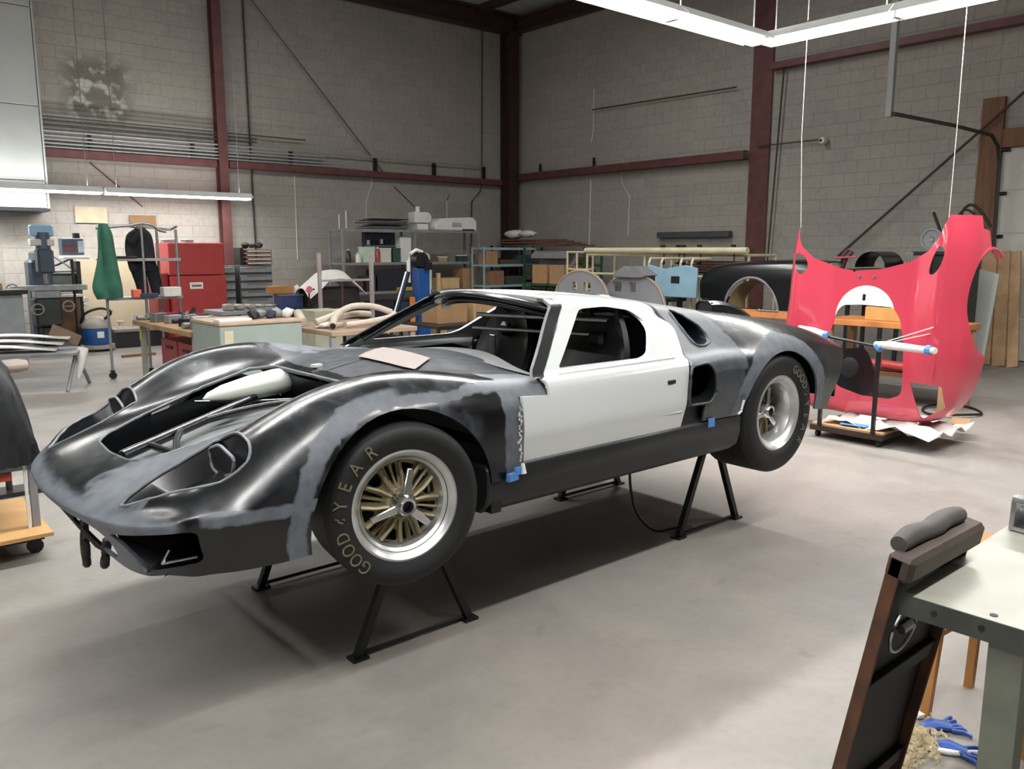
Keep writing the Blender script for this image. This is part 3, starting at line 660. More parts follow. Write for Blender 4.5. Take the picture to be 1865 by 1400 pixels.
# ---- cabin side and roof surface
def gh(x, zr, k=1.0):
    return [(x, 0, zr), (x, .25*k, zr-.006), (x, .40*k, zr-.018), (x, .49*k, zr-.045), (x, .545*k, zr-.09), (x, .645, 1.22), (x, .74, 1.135), (x, .79, 1.088), (x, .83, 1.068), (x, .85, 1.035), (x, .862, .96), (x, .868, .88), (x, .86, .82), (x, .85, .755)]
Gn = [gh(.45, 1.37), gh(.75, 1.385), gh(1.0, 1.396), gh(1.25, 1.394), gh(1.5, 1.378), gh(1.75, 1.352), gh(2.0, 1.318, .98)]
Gc = spline(spline(mirror_net(Gn), 5, 0), 4, 1)
door_poly = [(.553, .757), (.553, 1.022), (.702, 1.012), (.702, 1.07), (.733, 1.091), (.934, 1.227), (1.11, 1.345), (1.16, 1.5), (1.79, 1.5), (1.765, 1.32), (1.735, 1.20), (1.66, 1.09), (1.628, 1.05), (1.60, .93), (1.59, .86), (1.572, .757)]
win_poly = roundpoly([(.823, 1.102), (1.195, 1.325), (1.38, 1.328), (1.55, 1.303), (1.595, 1.262), (1.55, 1.205), (1.44, 1.118), (1.37, 1.100)], .03, 4)
for sg, nm in ((-1, 'near'), (1, 'far')):
    me = shell(Gc[:, ::-1], .016)
    lo, hi = (-1.2, -.27) if sg < 0 else (.27, 1.2)
    me = boolean(me, [pris(door_poly, lo, hi)], 'INTERSECT')
    me = boolean(me, [pris(win_poly, -1.3, 1.3)])
    d = link_mesh('door', me, M_WPNT, car, 32)
    if sg < 0: d['label'] = 'white door with roof flap and open side window'
    hx, hz = 1.485, .985
    MB().b2((hx - .032, sg*.8605, hz - .012), (hx + .032, sg*.845, hz + .012)).build('handle_slot', M_BLK(), d, bevel=.004)
    MB().b2((hx - .03, sg*.866, hz - .003), (hx + .01, sg*.858, hz + .005)).build('handle', M_BLK(), d)
    MB().tube([(1.30, sg*.857, .835), (1.56, sg*.859, .835)], [.003, .007], 8).build('door_crease', M_WPNT, d, smooth=60)
    # inner skin so that the door reads as a box from inside
    MB().prism([(.60, .77), (.60, 1.0), (.80, 1.03), (1.42, 1.035), (1.55, .98), (1.54, .77)], sg*.80, sg*.785).build('inner_skin', M_IN, d)
    MB().prism([(.74, 1.031), (.80, 1.085), (1.42, 1.09), (1.58, 1.09), (1.56, 1.0), (1.42, 1.036)], sg*.80, sg*.783).build('inner_belt', M_WPNT, d)
    # window channel
    ch = [(p[0], None, p[1]) for p in win_poly]
# roof centre and screen header
roofp = [(1.0, 0)] 
hdr = [(.965, 0), (.985, .2), (1.03, .36), (1.085, .455)]
rp = [(x, y) for x, y in hdr] + [(1.135, .47), (1.150, .272), (1.80, .272), (1.80, -.272), (1.150, -.272), (1.135, -.47)] + [(x, -y) for x, y in hdr[::-1][:-1]]
me = boolean(shell(Gc[:, ::-1], .02), [pris(rp, 1.22, 1.6, 'xy')], 'INTERSECT')
link_mesh('roof_panel', me, mat('light grey primer roof', '#a9aaa8', .4, 0, .06, 3), car, 32)
hp = [(x, y, 1.385 - .27*y*y) for x, y in [(x - .012, y) for x, y in hdr]]; hp = [(a, -b, c) for a, b, c in hp[::-1][:-1]] + hp
hh = spline(np.array(hp), 4)
MB().tube(hh + np.array([.01, 0, -.004]), .034, 10, sx=1.0, sy=.55).build('screen_header', M_CARB, car, smooth=60)
MB().tube((hh + np.array([.035, 0, -.034]))*np.array([1, .93, 1]), .022, 8, sx=1.2, sy=.8).build('header_inner_rail', M_CARB, car, smooth=60)
pil_poly = [(.655, 1.078), (.72, 1.082), (.731, 1.094), (.930, 1.229), (1.105, 1.345), (1.112, 1.375), (1.05, 1.375), (1.035, 1.345), (.87, 1.235), (.685, 1.110)]
for sg in (-1, 1):
    lo, hi = (-1.2, -.30) if sg < 0 else (.30, 1.2)
    o = link_mesh('windscreen_pillar', boolean(shell(Gc[:, ::-1], .012), [pris(pil_poly, lo, hi)], 'INTERSECT'), M_CARB, car, 32)
    ap = spline(np.array([(.70, sg*.745, 1.08), (.78, sg*.715, 1.12), (.93, sg*.625, 1.225), (1.05, sg*.53, 1.30), (1.10, sg*.47, 1.325)]), 4)
    MB().tube(ap[3:], .011, 8).build('pillar_inner_rail', M_CARB, car, smooth=60)
    MB().tube(spline(np.array([(1.66, sg*.70, .9), (1.67, sg*.64, 1.1), (1.68, sg*.50, 1.235), (1.68, sg*.36, 1.285), (1.68, 0, 1.30)]), 5), .02, 8).build('roll_hoop', M_IN, car, smooth=60)
# ---- rear clip
def rr(x, pts): return [(x, *p) for p in pts]
Rn = [
 rr(1.50, [(0,1.378),(.25,1.372),(.40,1.36),(.49,1.333),(.545,1.288),(.645,1.22),(.74,1.135),(.785,1.095),(.835,1.072),(.86,1.04),(.872,.96),(.872,.88),(.866,.82),(.86,.757)]),
 rr(1.75, [(0,1.352),(.25,1.346),(.40,1.334),(.50,1.31),(.56,1.27),(.655,1.20),(.74,1.13),(.785,1.095),(.84,1.075),(.865,1.04),(.876,.96),(.876,.88),(.868,.82),(.86,.757)]),
 rr(1.95, [(0,1.318),(.25,1.314),(.42,1.306),(.52,1.288),(.59,1.255),(.68,1.19),(.75,1.13),(.79,1.10),(.845,1.08),(.87,1.04),(.88,.96),(.88,.88),(.87,.82),(.86,.757)]),
 rr(2.15, [(0,1.275),(.25,1.274),(.44,1.276),(.55,1.268),(.63,1.24),(.71,1.19),(.78,1.14),(.82,1.10),(.86,1.06),(.88,1.01),(.887,.95),(.885,.88),(.876,.82),(.862,.757)]),
 rr(2.43, [(0,1.225),(.25,1.226),(.45,1.238),(.57,1.238),(.67,1.218),(.75,1.185),(.82,1.14),(.86,1.09),(.882,1.04),(.892,.99),(.895,.94),(.89,.88),(.88,.82),(.866,.757)]),
 rr(2.75, [(0,1.175),(.25,1.178),(.45,1.19),(.57,1.192),(.67,1.176),(.75,1.148),(.81,1.11),(.85,1.06),(.872,1.01),(.882,.96),(.884,.90),(.878,.84),(.868,.78),(.855,.70)]),
 rr(3.0, [(0,1.12),(.25,1.122),(.45,1.132),(.57,1.135),(.67,1.122),(.74,1.10),(.79,1.07),(.825,1.03),(.845,.98),(.855,.93),(.858,.87),(.852,.80),(.84,.74),(.825,.66)]),
 rr(3.25, [(0,1.03),(.25,1.032),(.45,1.036),(.57,1.038),(.66,1.034),(.73,1.024),(.775,1.012),(.80,.998),(.812,.965),(.818,.91),(.822,.85),(.82,.78),(.81,.72),(.795,.64)])]
Gr = spline(spline(mirror_net(Rn), 6, 0), 4, 1)
me = shell(Gr[:, ::-1], .012)
cuts = [pris(circ(2.43, .675, .385, 48), -1.3, 1.3),
        pris([(1.3, .5), (1.3, 1.6), (1.785, 1.6), (1.768, 1.33), (1.741, 1.20), (1.667, 1.09), (1.634, 1.05), (1.61, .93), (1.60, .855), (1.735, .855), (1.735, .765), (2.1, .755), (2.1, .5)], -1.3, 1.3),
        pris([(3.4, 1.5), (3.245, 1.5), (3.19, 1.03), (3.12, .90), (3.02, .76), (2.99, .66), (2.86, .66), (2.7, .5), (3.4, .4)], -1.3, 1.3)]
me = boolean(me, cuts)
qwin = roundpoly([(1.845, 1.30), (1.915, 1.265), (1.96, 1.20), (1.945, 1.14), (1.88, 1.12), (1.80, 1.125), (1.81, 1.2)], .03, 4)
intake = roundpoly([(1.625, 1.045), (1.77, 1.055), (1.815, 1.0), (1.815, .90), (1.775, .855), (1.60, .86), (1.605, .95)], .035, 4)
me = boolean(me, [pris(qwin, -1.3, 1.3), pris(intake, -1.3, -.75), pris(intake, .75, 1.3)])
link_mesh('rear_clip', me, M_REAR, car, 32)
def on_rear(x, z, sg=-1):
    P = Gr.reshape(-1, 3); d = (P[:, 0] - x)**2 + (P[:, 2] - z)**2 + (P[:, 1]*sg < .4)*9
    i = np.argsort(d)[:4]; wgt = 1 / (d[i] + 1e-6); return float((P[i, 1]*wgt).sum() / wgt.sum())
for sg in (-1, 1):
    MB().tube([(x, on_rear(x, z, sg), z) for x, z in intake], .007, 8, True).build('intake_lip', M_REAR, car, smooth=60)
    MB().tube([(x, on_rear(x, z, sg), z) for x, z in qwin], .006, 8, True).build('scoop_lip', M_REAR, car, smooth=60)
    # intake throat
    n = len(intake); a = [(x, on_rear(x, z, sg) - sg*.005, z) for x, z in intake]; b_ = [(x + .10, sg*.66, .95 + (z - .95)*.7) for x, z in intake]
    MB().add(a + b_ + [(1.82, sg*.66, .95)], [(i, (i+1) % n, n + (i+1) % n, n + i) for i in range(n)] + [(n+i, n+(i+1) % n, 2*n) for i in range(n)]).build('intake_throat', M_SILL, car, smooth=40)
    # door shut face ahead of the intake
    n = len(qwin); a = [(x, on_rear(x, z, sg) - sg*.005, z) for x, z in qwin]; b_ = [(x + .06, sg*.50, 1.20 + (z - 1.2)*.8) for x, z in qwin]
    MB().add(a + b_ + [(1.93, sg*.50, 1.2)], [(i, (i+1) % n, n + (i+1) % n, n + i) for i in range(n)] + [(n+i, n+(i+1) % n, 2*n) for i in range(n)]).build('scoop_throat', mat('blue black laminate', '#1b1f2a', .35, 0, .3), car, smooth=40)
    # small roof-line scoop
    sc = [(2.24, 0, 1.24), (2.24, 0, 1.32)]
    gs = []
    for x, w_, zt in ((2.26, .055, 1.318), (2.34, .055, 1.316), (2.45, .052, 1.30), (2.58, .045, 1.262), (2.70, .03, 1.215)):
        zb = 1.20
        gs.append([(x, sg*.45 - w_, zb), (x, sg*.45 - w_, zt - .02), (x, sg*.45 - w_*.6, zt), (x, sg*.45 + w_*.6, zt), (x, sg*.45 + w_, zt - .02), (x, sg*.45 + w_, zb)])
    o = link_mesh('deck_scoop', shell(spline(np.array(gs), 3, 0)[:, ::-1], .006), M_REAR, car, 40)
    MB().box((2.275, sg*.45, 1.285), (.01, .10, .05)).build('scoop_mouth', M_BLK(), o)
MB().prism([(-.80, 1.0), (-.6, 1.055), (.6, 1.055), (.8, 1.0), (.80, .72), (-.80, .72)], 3.12, 3.135, 'yz').build('tail_panel', M_REAR, car)
MB().b2((1.56, -.7, .60), (2.05, .7, .75)).build('engine_bay_floor', M_IN, car)
MB().b2((2.02, -.50, .60), (2.9, .50, .95)).build('engine_mass', M_BLK(), car, bevel=.04)
# tape, filler remnants
MB().box((1.79, -.872, .752), (.05, .004, .045), 0).build('tape_patch', M_TAPE(), car)
t = MB().box((.475, -.885, .715), (.055, .02, .03), .2).box((.50, -.888, .735), (.03, .01, .03)).build('tape_patch', M_TAPE(), car)
ch = MB(); rd = random.Random(3)
for k in range(24):
    z = .77 + k*.0092 + rd.uniform(-.003, .003); ch.rock((.528 + rd.uniform(-.007, .007), -.869, z), rd.uniform(.004, .008), k, 1, (.8, .5, 1.2), .4)
tag(ch.build('filler_chips', mat('chalk filler', '#b8b4a8', .8), car), kind='stuff')
MB().tube([(.528, -.885, .76), (.53, -.89, .72)], [.008, .012], 6).build('filler_drip', M_WHITE(), car)
MB().tube([(2.02, -.888, .79), (2.035, -.89, .84)], .006, 6).tube([(1.99, -.888, .77), (2.02, -.89, .785)], .006, 6).build('filler_drip', M_WHITE(), car)
MB().tube([(2.03, -.885, .84), (2.045, -.885, .865)], .006, 6).build('latch_hole', M_BLK(), car)
# ---- wheels
M_GOLD = mat('gold magnesium', '#8d8467', .5, .3, .15, 14)
M_RIM = mat('turned aluminium', '#cfd0d0', .33, .8, .05, 20)
M_HUB = mat('knock-off alloy', '#c9cbcd', .25, 1.0, .06, 20)
M_BLTR = mat('tyre lettering', '#68634f', .7, 0, .25, 30)
def tyre_prof(R, w_, rr):   # (radius, y) y negative is outside
    return [(rr - .012, -w_*.36), (rr + .015, -w_*.43), (rr + .05, -w_*.49), (R*.86, -w_*.5), (R*.94, -w_*.465), (R*.985, -w_*.40), (R, -w_*.30), (R, w_*.30), (R*.985, w_*.40), (R*.94, w_*.465), (R*.86, w_*.5), (rr + .05, w_*.49), (rr - .012, w_*.40)]
def wheel(x, y, z, R, w_, dish, yaw, side, lrot=0):
    """side -1: outer face toward negative y"""
    e = empty('wheel', (0, 0, 0)); e.parent = None
    hub = MB().lathe([(.0, -.02), (.06, -.02), (.07, .0), (.07, .06), (0, .06)], (0, dish, 0), 24, 'Y').build('hub_disc', M_GOLD, None, smooth=40)
    pr = tyre_prof(R, w_, .19)
    P = spline(np.array(pr), 4)
    yo = w_*.5 - .02           # rim flange plane is y = 0 so shift
    t = MB().lathe([(a, b + yo) for a, b in P], (0, 0, 0), 72, 'Y', closed_prof=True).build('tyre', M_RUB(), None, smooth=60)
    rim = [(.210, -.002), (.213, .006), (.208, .014), (.197, .016), (.188, .022), (.186, .03), (.180, .034), (.172, .05), (.168, dish + .01), (.168, w_*.8), (.19, w_*.9), (.19, w_*.88), (.160, w_*.78), (.152, dish + .015), (.155, .06), (.166, .03), (.178, .02), (.184, .008), (.190, .003), (.200, -.006)]
    r = MB().lathe([(a, b) for a, b in rim], (0, 0, 0), 72, 'Y', closed_prof=True).build('rim', M_RIM, None, smooth=30)
    parts = [hub, t, r]
    # spoke disc with windows, raised fins
    disc = MB().lathe([(.02, dish - .012), (.05, dish - .012), (.10, dish + .002), (.158, dish + .008), (.158, dish + .022), (.10, dish + .016), (.05, dish + .006), (.02, dish + .006)], (0, 0, 0), 60, 'Y', closed_prof=True).mesh()
    cs = []
    for k in range(6):
        a = k*PI/3 + .26
        def P2(r_, t_): return (r_*math.cos(a + t_), r_*math.sin(a + t_))
        cs.append(pris(roundpoly([P2(.148, -.19), P2(.150, .19), P2(.112, .17), P2(.098, 0), P2(.112, -.17)], .010, 2), -.2, .4))
        for t0 in (.40, .60):
            cs.append(pris(roundpoly([P2(.150, t0 - .055), P2(.150, t0 + .055), P2(.075, t0 + .05), P2(.075, t0 - .05)], .003, 1), -.2, .4))
    disc = boolean(disc, cs)
    sp = link_mesh('spokes', disc, M_GOLD, None, 35); parts.append(sp)
    s = MB()
    for k in range(6):
        a = k*PI/3 + .26
        for da in (-.27, .27):
            s.tube([(math.cos(a + da*.5)*.05, dish - .016, math.sin(a + da*.5)*.05), (math.cos(a + da*.7)*.10, dish - .010, math.sin(a + da*.7)*.10), (math.cos(a + da)*.152, dish + .002, math.sin(a + da)*.152)], [.007, .0075, .008], 6, up=(0, 1, 0), sy=1.8)
        s.tube([(math.cos(a + .52)*.05, dish - .012, math.sin(a + .52)*.05), (math.cos(a + .52)*.152, dish + .004, math.sin(a + .52)*.152)], .005, 5, up=(0, 1, 0), sy=2)
    parts.append(s.build('spoke_fins', M_GOLD, None, smooth=40))
    br = MB().lathe([(.03, dish + .07), (.148, dish + .07), (.148, dish + .085), (.03, dish + .085)], (0, 0, 0), 32, 'Y', closed_prof=True).build('brake_disc', M_BLK(), None, smooth=40); parts.append(br)
    nut = MB().lathe([(.022, -.075), (.030, -.078), (.036, -.07), (.040, -.05), (.046, -.03), (.05, -.005), (.05, .0), (.022, 0)], (0, dish, 0), 28, 'Y', closed_prof=True)
    nu = nut.build('hub_nut', M_HUB, None, smooth=35)
    for k in range(3):
        a = math.radians(78) + k*2*PI/3
        ear = MB().box((.085, 0, 0), (.10, .014, .032), rot=None); v = []
        for p in ear.v:
            tp = 1 - .25*(p[0] - .035)/.1
            x_, y_, z_ = p[0], p[1] + dish - .045 + (p[0] - .035)*.1, p[2]*tp
            v.append((x_*math.cos(a) - z_*math.sin(a), y_, x_*math.sin(a) + z_*math.cos(a)))
        ear.v = v; oe = ear.build('nut_ear', M_HUB, nu, bevel=.003)
    parts.append(nu)
    MB().lathe([(0, -.04), (.021, -.04), (.021, 0), (0, 0)], (0, dish, 0), 16, 'Y').build('hub_bore', M_BLK(), nu, smooth=40)
    # sidewall lettering
    ltr = [('G', 48.7), ('O', 38.2), ('O', 27.4), ('D', 16.2), ('Y', -10), ('E', -25), ('A', -41), ('R', -58)]
    if side < 0:
        for ch_, dg in ltr:
            fc = bpy.data.curves.new('f', 'FONT'); fc.body = ch_; fc.size = .066 if dg > 0 else .07; fc.align_x = 'CENTER'; fc.align_y = 'CENTER'; fc.extrude = .0015
            fo = bpy.data.objects.new('f', fc); COL.objects.link(fo)
            lm = bpy.data.meshes.new_from_object(fo.evaluated_get(bpy.context.evaluated_depsgraph_get())); bpy.data.objects.remove(fo)
            a = math.radians(180 + dg + lrot); rad = .256 if R < .31 else .258
            # glyph x tangential (clockwise seen from outside), glyph y radial outward ; wheel seen from -y : right = +x, up = +z
            er = Vector((math.cos(a), 0, math.sin(a))); et = Vector((math.sin(a), 0, -math.cos(a))); nn_ = Vector((0, -1, 0))
            M4 = Matrix(((et.x*.85, er.x, nn_.x, er.x*rad), (et.y, er.y, nn_.y, -.0205), (et.z*.85, er.z, nn_.z, er.z*rad), (0, 0, 0, 1)))
            lm.transform(M4); parts.append(link_mesh('tyre_letter', lm, M_BLTR, None))
        a = math.radians(180 + 3 + lrot); q = MB()
        for dr_, dt, l1, l2 in ((0, 0, .03, .012), (.012, .012, .022, .008), (-.012, .008, .014, .01)):
            c0 = .256 + dr_
            q.box((math.cos(a)*c0, -.0205, math.sin(a)*c0 + dt), (l1*.7, .003, l2*.5), rot=Matrix.Rotation(-a + .5, 3, 'Y'))
        parts.append(q.build('tyre_emblem', M_BLTR, None))
    root = parts[1]   # tyre mesh carries the rest one level deeper
    for p in parts:
        if p is not root: p.parent = root
    bpy.data.objects.remove(e)
    root.name = 'tyre'
    root.location = (x, y, z); root.rotation_euler = (0, 0, yaw); root.scale = (1, 1, 1)
    if side > 0: root.rotation_euler = (0, 0, PI + yaw)
    root.parent = car
    return root
wheel(0, -.845, .685, .303, .27, .055, math.radians(-9), -1).name = 'wheel'
wheel(2.44, -.845, .712, .335, .34, .12, 0, -1, -165).name = 'wheel'
wheel(0, .845, .685, .303, .27, .055, math.radians(-9), 1).name = 'wheel'
wheel(2.44, .845, .712, .335, .34, .12, 0, 1).name = 'wheel'
# ---- sawhorse stands
def stand(x0, x1, y, top, label):
    e = empty('car_stand', ((x0 + x1)/2, y, 0), 0, label, 'stand', 'black steel car stands')
    h = (x1 - x0)/2
    for s in (-1, 1):
        o = MB().tube([(s*h, 0, .012), (s*.035, 0, top)], .022, 4, up=(0, 1, 0)).build('leg', M_BSTL(), e)
        MB().box((s*h, 0, .006), (.07, .06, .012)).build('foot_plate', M_BSTL(), o)
    MB().tube([(-h + .03, 0, .02), (h - .03, 0, .02)], .009, 6).build('floor_rod', M_BSTL(), e)
    MB().box((0, 0, top), (.12, .1, .03)).build('top_plate', M_BSTL(), e)
stand(-.06, .49, -.567, .545, 'black A-shaped steel stand nearest the viewer, under the lettered front wheel')
stand(2.02, 2.56, -.517, .55, 'black A-shaped steel stand under the near rear wheel')
stand(-.06, .44, .345, .545, 'black A-shaped steel stand under the far side of the nose')
stand(2.02, 2.57, .44, .55, 'black A-shaped steel stand under the far side of the tail')
cb = spline(np.array([(1.87, -.3, .60), (1.82, -.32, .35), (1.84, -.36, .15), (1.95, -.40, .03), (2.12, -.42, .012)]), 6)
tag(MB().tube(cb, .008, 6).build('black_cable', M_BLK(), None, smooth=60), 'thin black cable drooping from under the car to the floor', 'cable')
# ================================================================ red body shell standing on its nose on a dolly
red = empty('red_body_shell', (5.35, .12, .17), 0, 'glossy red car front shell with white roundel, stood on its nose on a wheeled dolly', 'car body')
mr, nt, b = new_mat('gloss red paint with roundel'); N = nt.nodes; L = nt.links
tc = N.new('ShaderNodeTexCoord'); sp = N.new('ShaderNodeSeparateXYZ'); L.new(tc.outputs['Object'], sp.inputs[0])
dy = mth(N, L, 'SUBTRACT', sp.outputs[1], .02); dz = mth(N, L, 'SUBTRACT', sp.outputs[2], .87)
dd = mth(N, L, 'SQRT', mth(N, L, 'ADD', mth(N, L, 'MULTIPLY', dy, dy), mth(N, L, 'MULTIPLY', dz, dz)))
msk = mth(N, L, 'MULTIPLY', pos_ramp(N, L, dd, .262, .256), pos_ramp(N, L, sp.outputs[0], .03, .0))
mx = N.new('ShaderNodeMix'); mx.data_type = 'RGBA'; L.new(msk, mx.inputs[0]); mx.inputs[6].default_value = (*rgb('#bd3d50'), 1); mx.inputs[7].default_value = (*rgb('#dedbd8'), 1)
L.new(mx.outputs[2], b.inputs['Base Color']); b.inputs['Roughness'].default_value = .2; b.inputs['Coat Weight'].default_value = .6
# local frame of the shell: x away from the viewer's side, y left, z up
ys = [.735, .70, .62, .52, .38, .2, 0, -.2, -.38, -.52, -.62, -.70, -.735, -.76, -.765]
def rrow(z, front, ridge, wd, side):
    """front: x of centre, ridge: how far the fender ridges stand proud, wd: half width factor, side: depth of the flank"""
    k = wd / .735; o = []
    o.append((front + side, .755*k, z))
    for y in (.745, .69, .61, .50, .36, .2, 0, -.2, -.36, -.50, -.61, -.69, -.745):
        a = abs(y)
        rg = ridge * math.exp(-((a - .60) / .14)**2)
        edge = 0 if a < .62 else (a - .62)**2 * 9
        o.append((front - rg + edge, y*k, z))
    o.append((front + side, -.755*k, z)); return o
rows = [rrow(.0, .10, .0, .40, .12), rrow(.015, .02, .01, .52, .2), rrow(.09, -.05, .02, .66, .28), rrow(.24, -.07, .04, .75, .36), rrow(.45, -.06, .07, .785, .42), rrow(.7, -.03, .10, .785, .46), rrow(.95, .0, .12, .765, .46), rrow(1.2, .02, .12, .765, .44), rrow(1.45, .03, .11, .755, .40), rrow(1.70, .05, .10, .715, .34)]
me = shell(spline(spline(np.array(rows), 4, 0), 4, 1)[:, ::-1], .008)
c_ = .12
top = [(.78, 1.66), (.685, 1.62), (.60, 1.455), (.51, 1.36), (.30, 1.275), (.17, 1.255), (.155, 1.235), (.13, 1.255), (-.09, 1.27), (-.31, 1.33), (-.48, 1.42), (-.58, 1.54), (-.63, 1.70), (-.63, 1.9), (.9, 1.9), (1.2, 1.6)]
cuts = [pris([(y, z) for y, z in top[1:13]] + [(-.60, 1.9), (.85, 1.9), (.85, 1.62)], -.5, .02, 'yz'), pris([(.68, 1.6), (.68, 2.0), (1.0, 2.0), (1.0, 1.6)], -.5, .9, 'yz'),
        pris([(.30, 1.60), (.30, 2.2), (1.0, 2.2), (1.0, 1.50)], -1.2, 1.2), pris([(.10, 1.15), (.10, 2.2), (1.0, 2.2), (1.0, 1.15)], .55, 1.2),
        pris([(y, z) for y, z in top[1:13]] + [(-.62, 1.9), (.85, 1.9), (.85, 1.62)], .0, .9, 'yz'),
        pris(roundpoly([(.30, .75), (.27, .90), (.22, .955), (.05, .965), (-.22, .955), (-.29, .86), (-.345, .66), (-.375, .36), (-.37, .24), (-.27, .19), (-.02, .19), (.18, .24), (.30, .36), (.36, .56)], .03, 3), -.5, .3, 'yz'),
        pris(smoothpoly([(.65, 1.40), (.57, 1.37), (.545, 1.27), (.60, 1.215), (.66, 1.29)], 4), -.5, .2, 'yz'),
        pris(smoothpoly([(-.585, 1.46), (-.63, 1.41), (-.60, 1.29), (-.54, 1.235), (-.505, 1.26), (-.53, 1.37)], 4), -.5, .2, 'yz'),
        pris(roundpoly([(-.44, .36), (-.70, .355), (-.71, .17), (-.55, .06)], .02, 2), -.5, .1, 'yz'),
        pris(roundpoly([(.44, .36), (.70, .355), (.71, .17), (.55, .06)], .02, 2), -.5, .1, 'yz'),
        pris([(.44 + .38*math.cos(a), 1.0 + .43*math.sin(a)) for a in np.linspace(0, 2*PI, 40)[:-1]], -1.2, -.66, 'xz'),
        pris([(.44 + .38*math.cos(a), 1.0 + .43*math.sin(a)) for a in np.linspace(0, 2*PI, 40)[:-1]], .66, 1.2, 'xz'),
        pris([(.055 + .02*0, 1.0), (.025, 1.0), (.025, 1.055), (.055, 1.055)], -.5, .2, 'yz')]
me = boolean(me, cuts)
link_mesh('shell_panel', me, mr, red, 35)
for y in (.10, -.03):
    MB().lathe([(0, -.004), (.014, -.004), (.014, .004), (0, .004)], (-.005 + .012, y, 1.205), 12, 'X').build('hood_pin', M_GALV(), red, smooth=40)
lipz = np.linspace(-.55, 1.15, 12)
MB().tube([(.44 + .385*math.cos(a), -.745 - .03*math.sin(a), 1.0 + .44*math.sin(a)) for a in np.linspace(1.0, PI - .1, 14)], [.022 - .0012*k for k in range(14)], 8, sx=1.6).build('arch_flare', mr, red, smooth=60)
# dolly
dol = empty('body_dolly', (5.37, .05, 0), math.radians(0), 'low wheeled dolly with chipboard deck and two upright posts under the red shell', 'dolly')
MB().box((0, 0, .115), (.80, .62, .018)).build('deck_board', mat('chipboard', '#b08d66', .8, 0, .1), dol)
fr = MB()
for s in (-1, 1): fr.box((0, s*.30, .085), (.84, .035, .045)); fr.box((s*.40, 0, .085), (.035, .62, .045))
fr.build('frame', mat('brown steel', '#33261f', .6, .2, .2), dol)
for sx in (-1, 1):
    for sy in (-1, 1):
        w_ = MB().tube([(sx*.36, sy*.27 - .012, .032), (sx*.36, sy*.27 + .012, .032)], .032, 14).build('caster', M_BLK(), dol, smooth=40)
        MB().box((sx*.36, sy*.27, .062), (.04, .04, .012)).build('caster_plate', M_GALV(), w_)
for sy in (-1, 1):
    MB().box((-.41, sy*.235, .50), (.028, .028, .78)).build('post', M_BSTL(), dol)
MB().tube([(-.41, .235, .88), (-.41, -.235, .83)], .012, 8).build('cross_bar', M_BSTL(), dol)
MB().box((-.40, -.235, .74), (.012, .05, .16)).build('clamp', M_ALU(), dol); 
arm = MB().tube([(-.43, -.22, .85), (-.47, -.36, .855), (-.50, -.58, .85), (-.52, -.72, .85)], [.03, .042, .036, .03], 10, sy=.8).build('padded_arm', M_CLOTH(), dol, smooth=60)
MB().tube([(-.512, -.65, .85), (-.517, -.685, .85)], .038, 10).build('tape_band', M_TAPE(), arm)
MB().tube([(-.44, -.24, .845), (-.455, -.28, .82)], .036, 8).build('tape_band', M_TAPE(), arm)
arm = MB().tube([(-.43, .22, .89), (-.45, .32, .91), (-.46, .45, .93)], [.03, .04, .03], 10).build('padded_arm', M_CLOTH(), dol, smooth=60)
MB().tube([(-.425, .20, .89), (-.43, .24, .89)], .036, 8).build('tape_band', M_TAPE(), arm)
MB().tube([(-.41, -.2, .84), (-.1, -.60, 1.02)], .004, 5).tube([(-.41, -.18, .83), (-.1, -.55, .95)], .004, 5).build('tie_cord', M_WIRE, dol)
# cloth pad under the shell
cp = []
for i in range(9):
    row = []
    for j in range(15):
        x = -.40 + i*.088; y = .40 - j*.062
        row.append((x, y*1.1 - .02, .128 + .02*math.sin(i*1.7 + j*.9) + .012*math.sin(j*2.3) + .03*abs(math.sin(i*.9 + j*.5))))
    cp.append(row)
o = link_mesh('padding_cloth', shell(np.array(cp)[:, ::-1], .006), M_CLOTH(), None, 50); o.location = (5.42, -.14, .0)
tag(o, 'crumpled white cloth pad under the nose of the red shell', 'cloth')
o = MB().box((5.06, .02, .142), (.10, .22, .012), .1).build('blue_tape_roll', M_TAPE(), None, bevel=.004); tag(o, 'flat blue strip of masking tape on the dolly deck', 'tape')
tag(MB().box((5.9, -.50, .135), (.32, .14, .01), .3).build('cardboard_sheet', M_CARD(), None), 'loose brown cardboard sheet sticking out behind the red shell', 'cardboard')
# grey door panel & planks behind the red shell
o = MB().prism([(1.72, .0), (1.12, .0), (1.08, 1.3), (1.55, 1.42), (1.72, 1.4)], 0, .03, 'yz').build('laminate_sheet', mat('grey laminate', '#a5a8a4', .5, 0, .05), None)
o.location = (10.2, -.22, .0); o.rotation_euler = (0, math.radians(9), 0); tag(o, 'tall pale grey sheet leaning between red shell and sectional door', 'panel')
for k, (y, lean, wd) in enumerate(((1.26, .20, .20), (1.06, .30, .17), (.89, .36, .14))):
    o = MB().box((0, 0, .82), (.04, wd, 1.64)).build('leaning_plank', M_WOOD(), None, bevel=.004); o.location = (10.95 + .02*k, y - .1, 0); o.rotation_euler = (math.radians(-[6, 7, 8][k]), math.radians(14), 0)
    tag(o, ['raw timber plank leaning by the door frame, closest to the grey sheet', 'raw timber plank leaning by the door frame, middle of three', 'raw timber plank leaning nearest the white sectional door'][k], 'plank', 'planks leaning by the door')
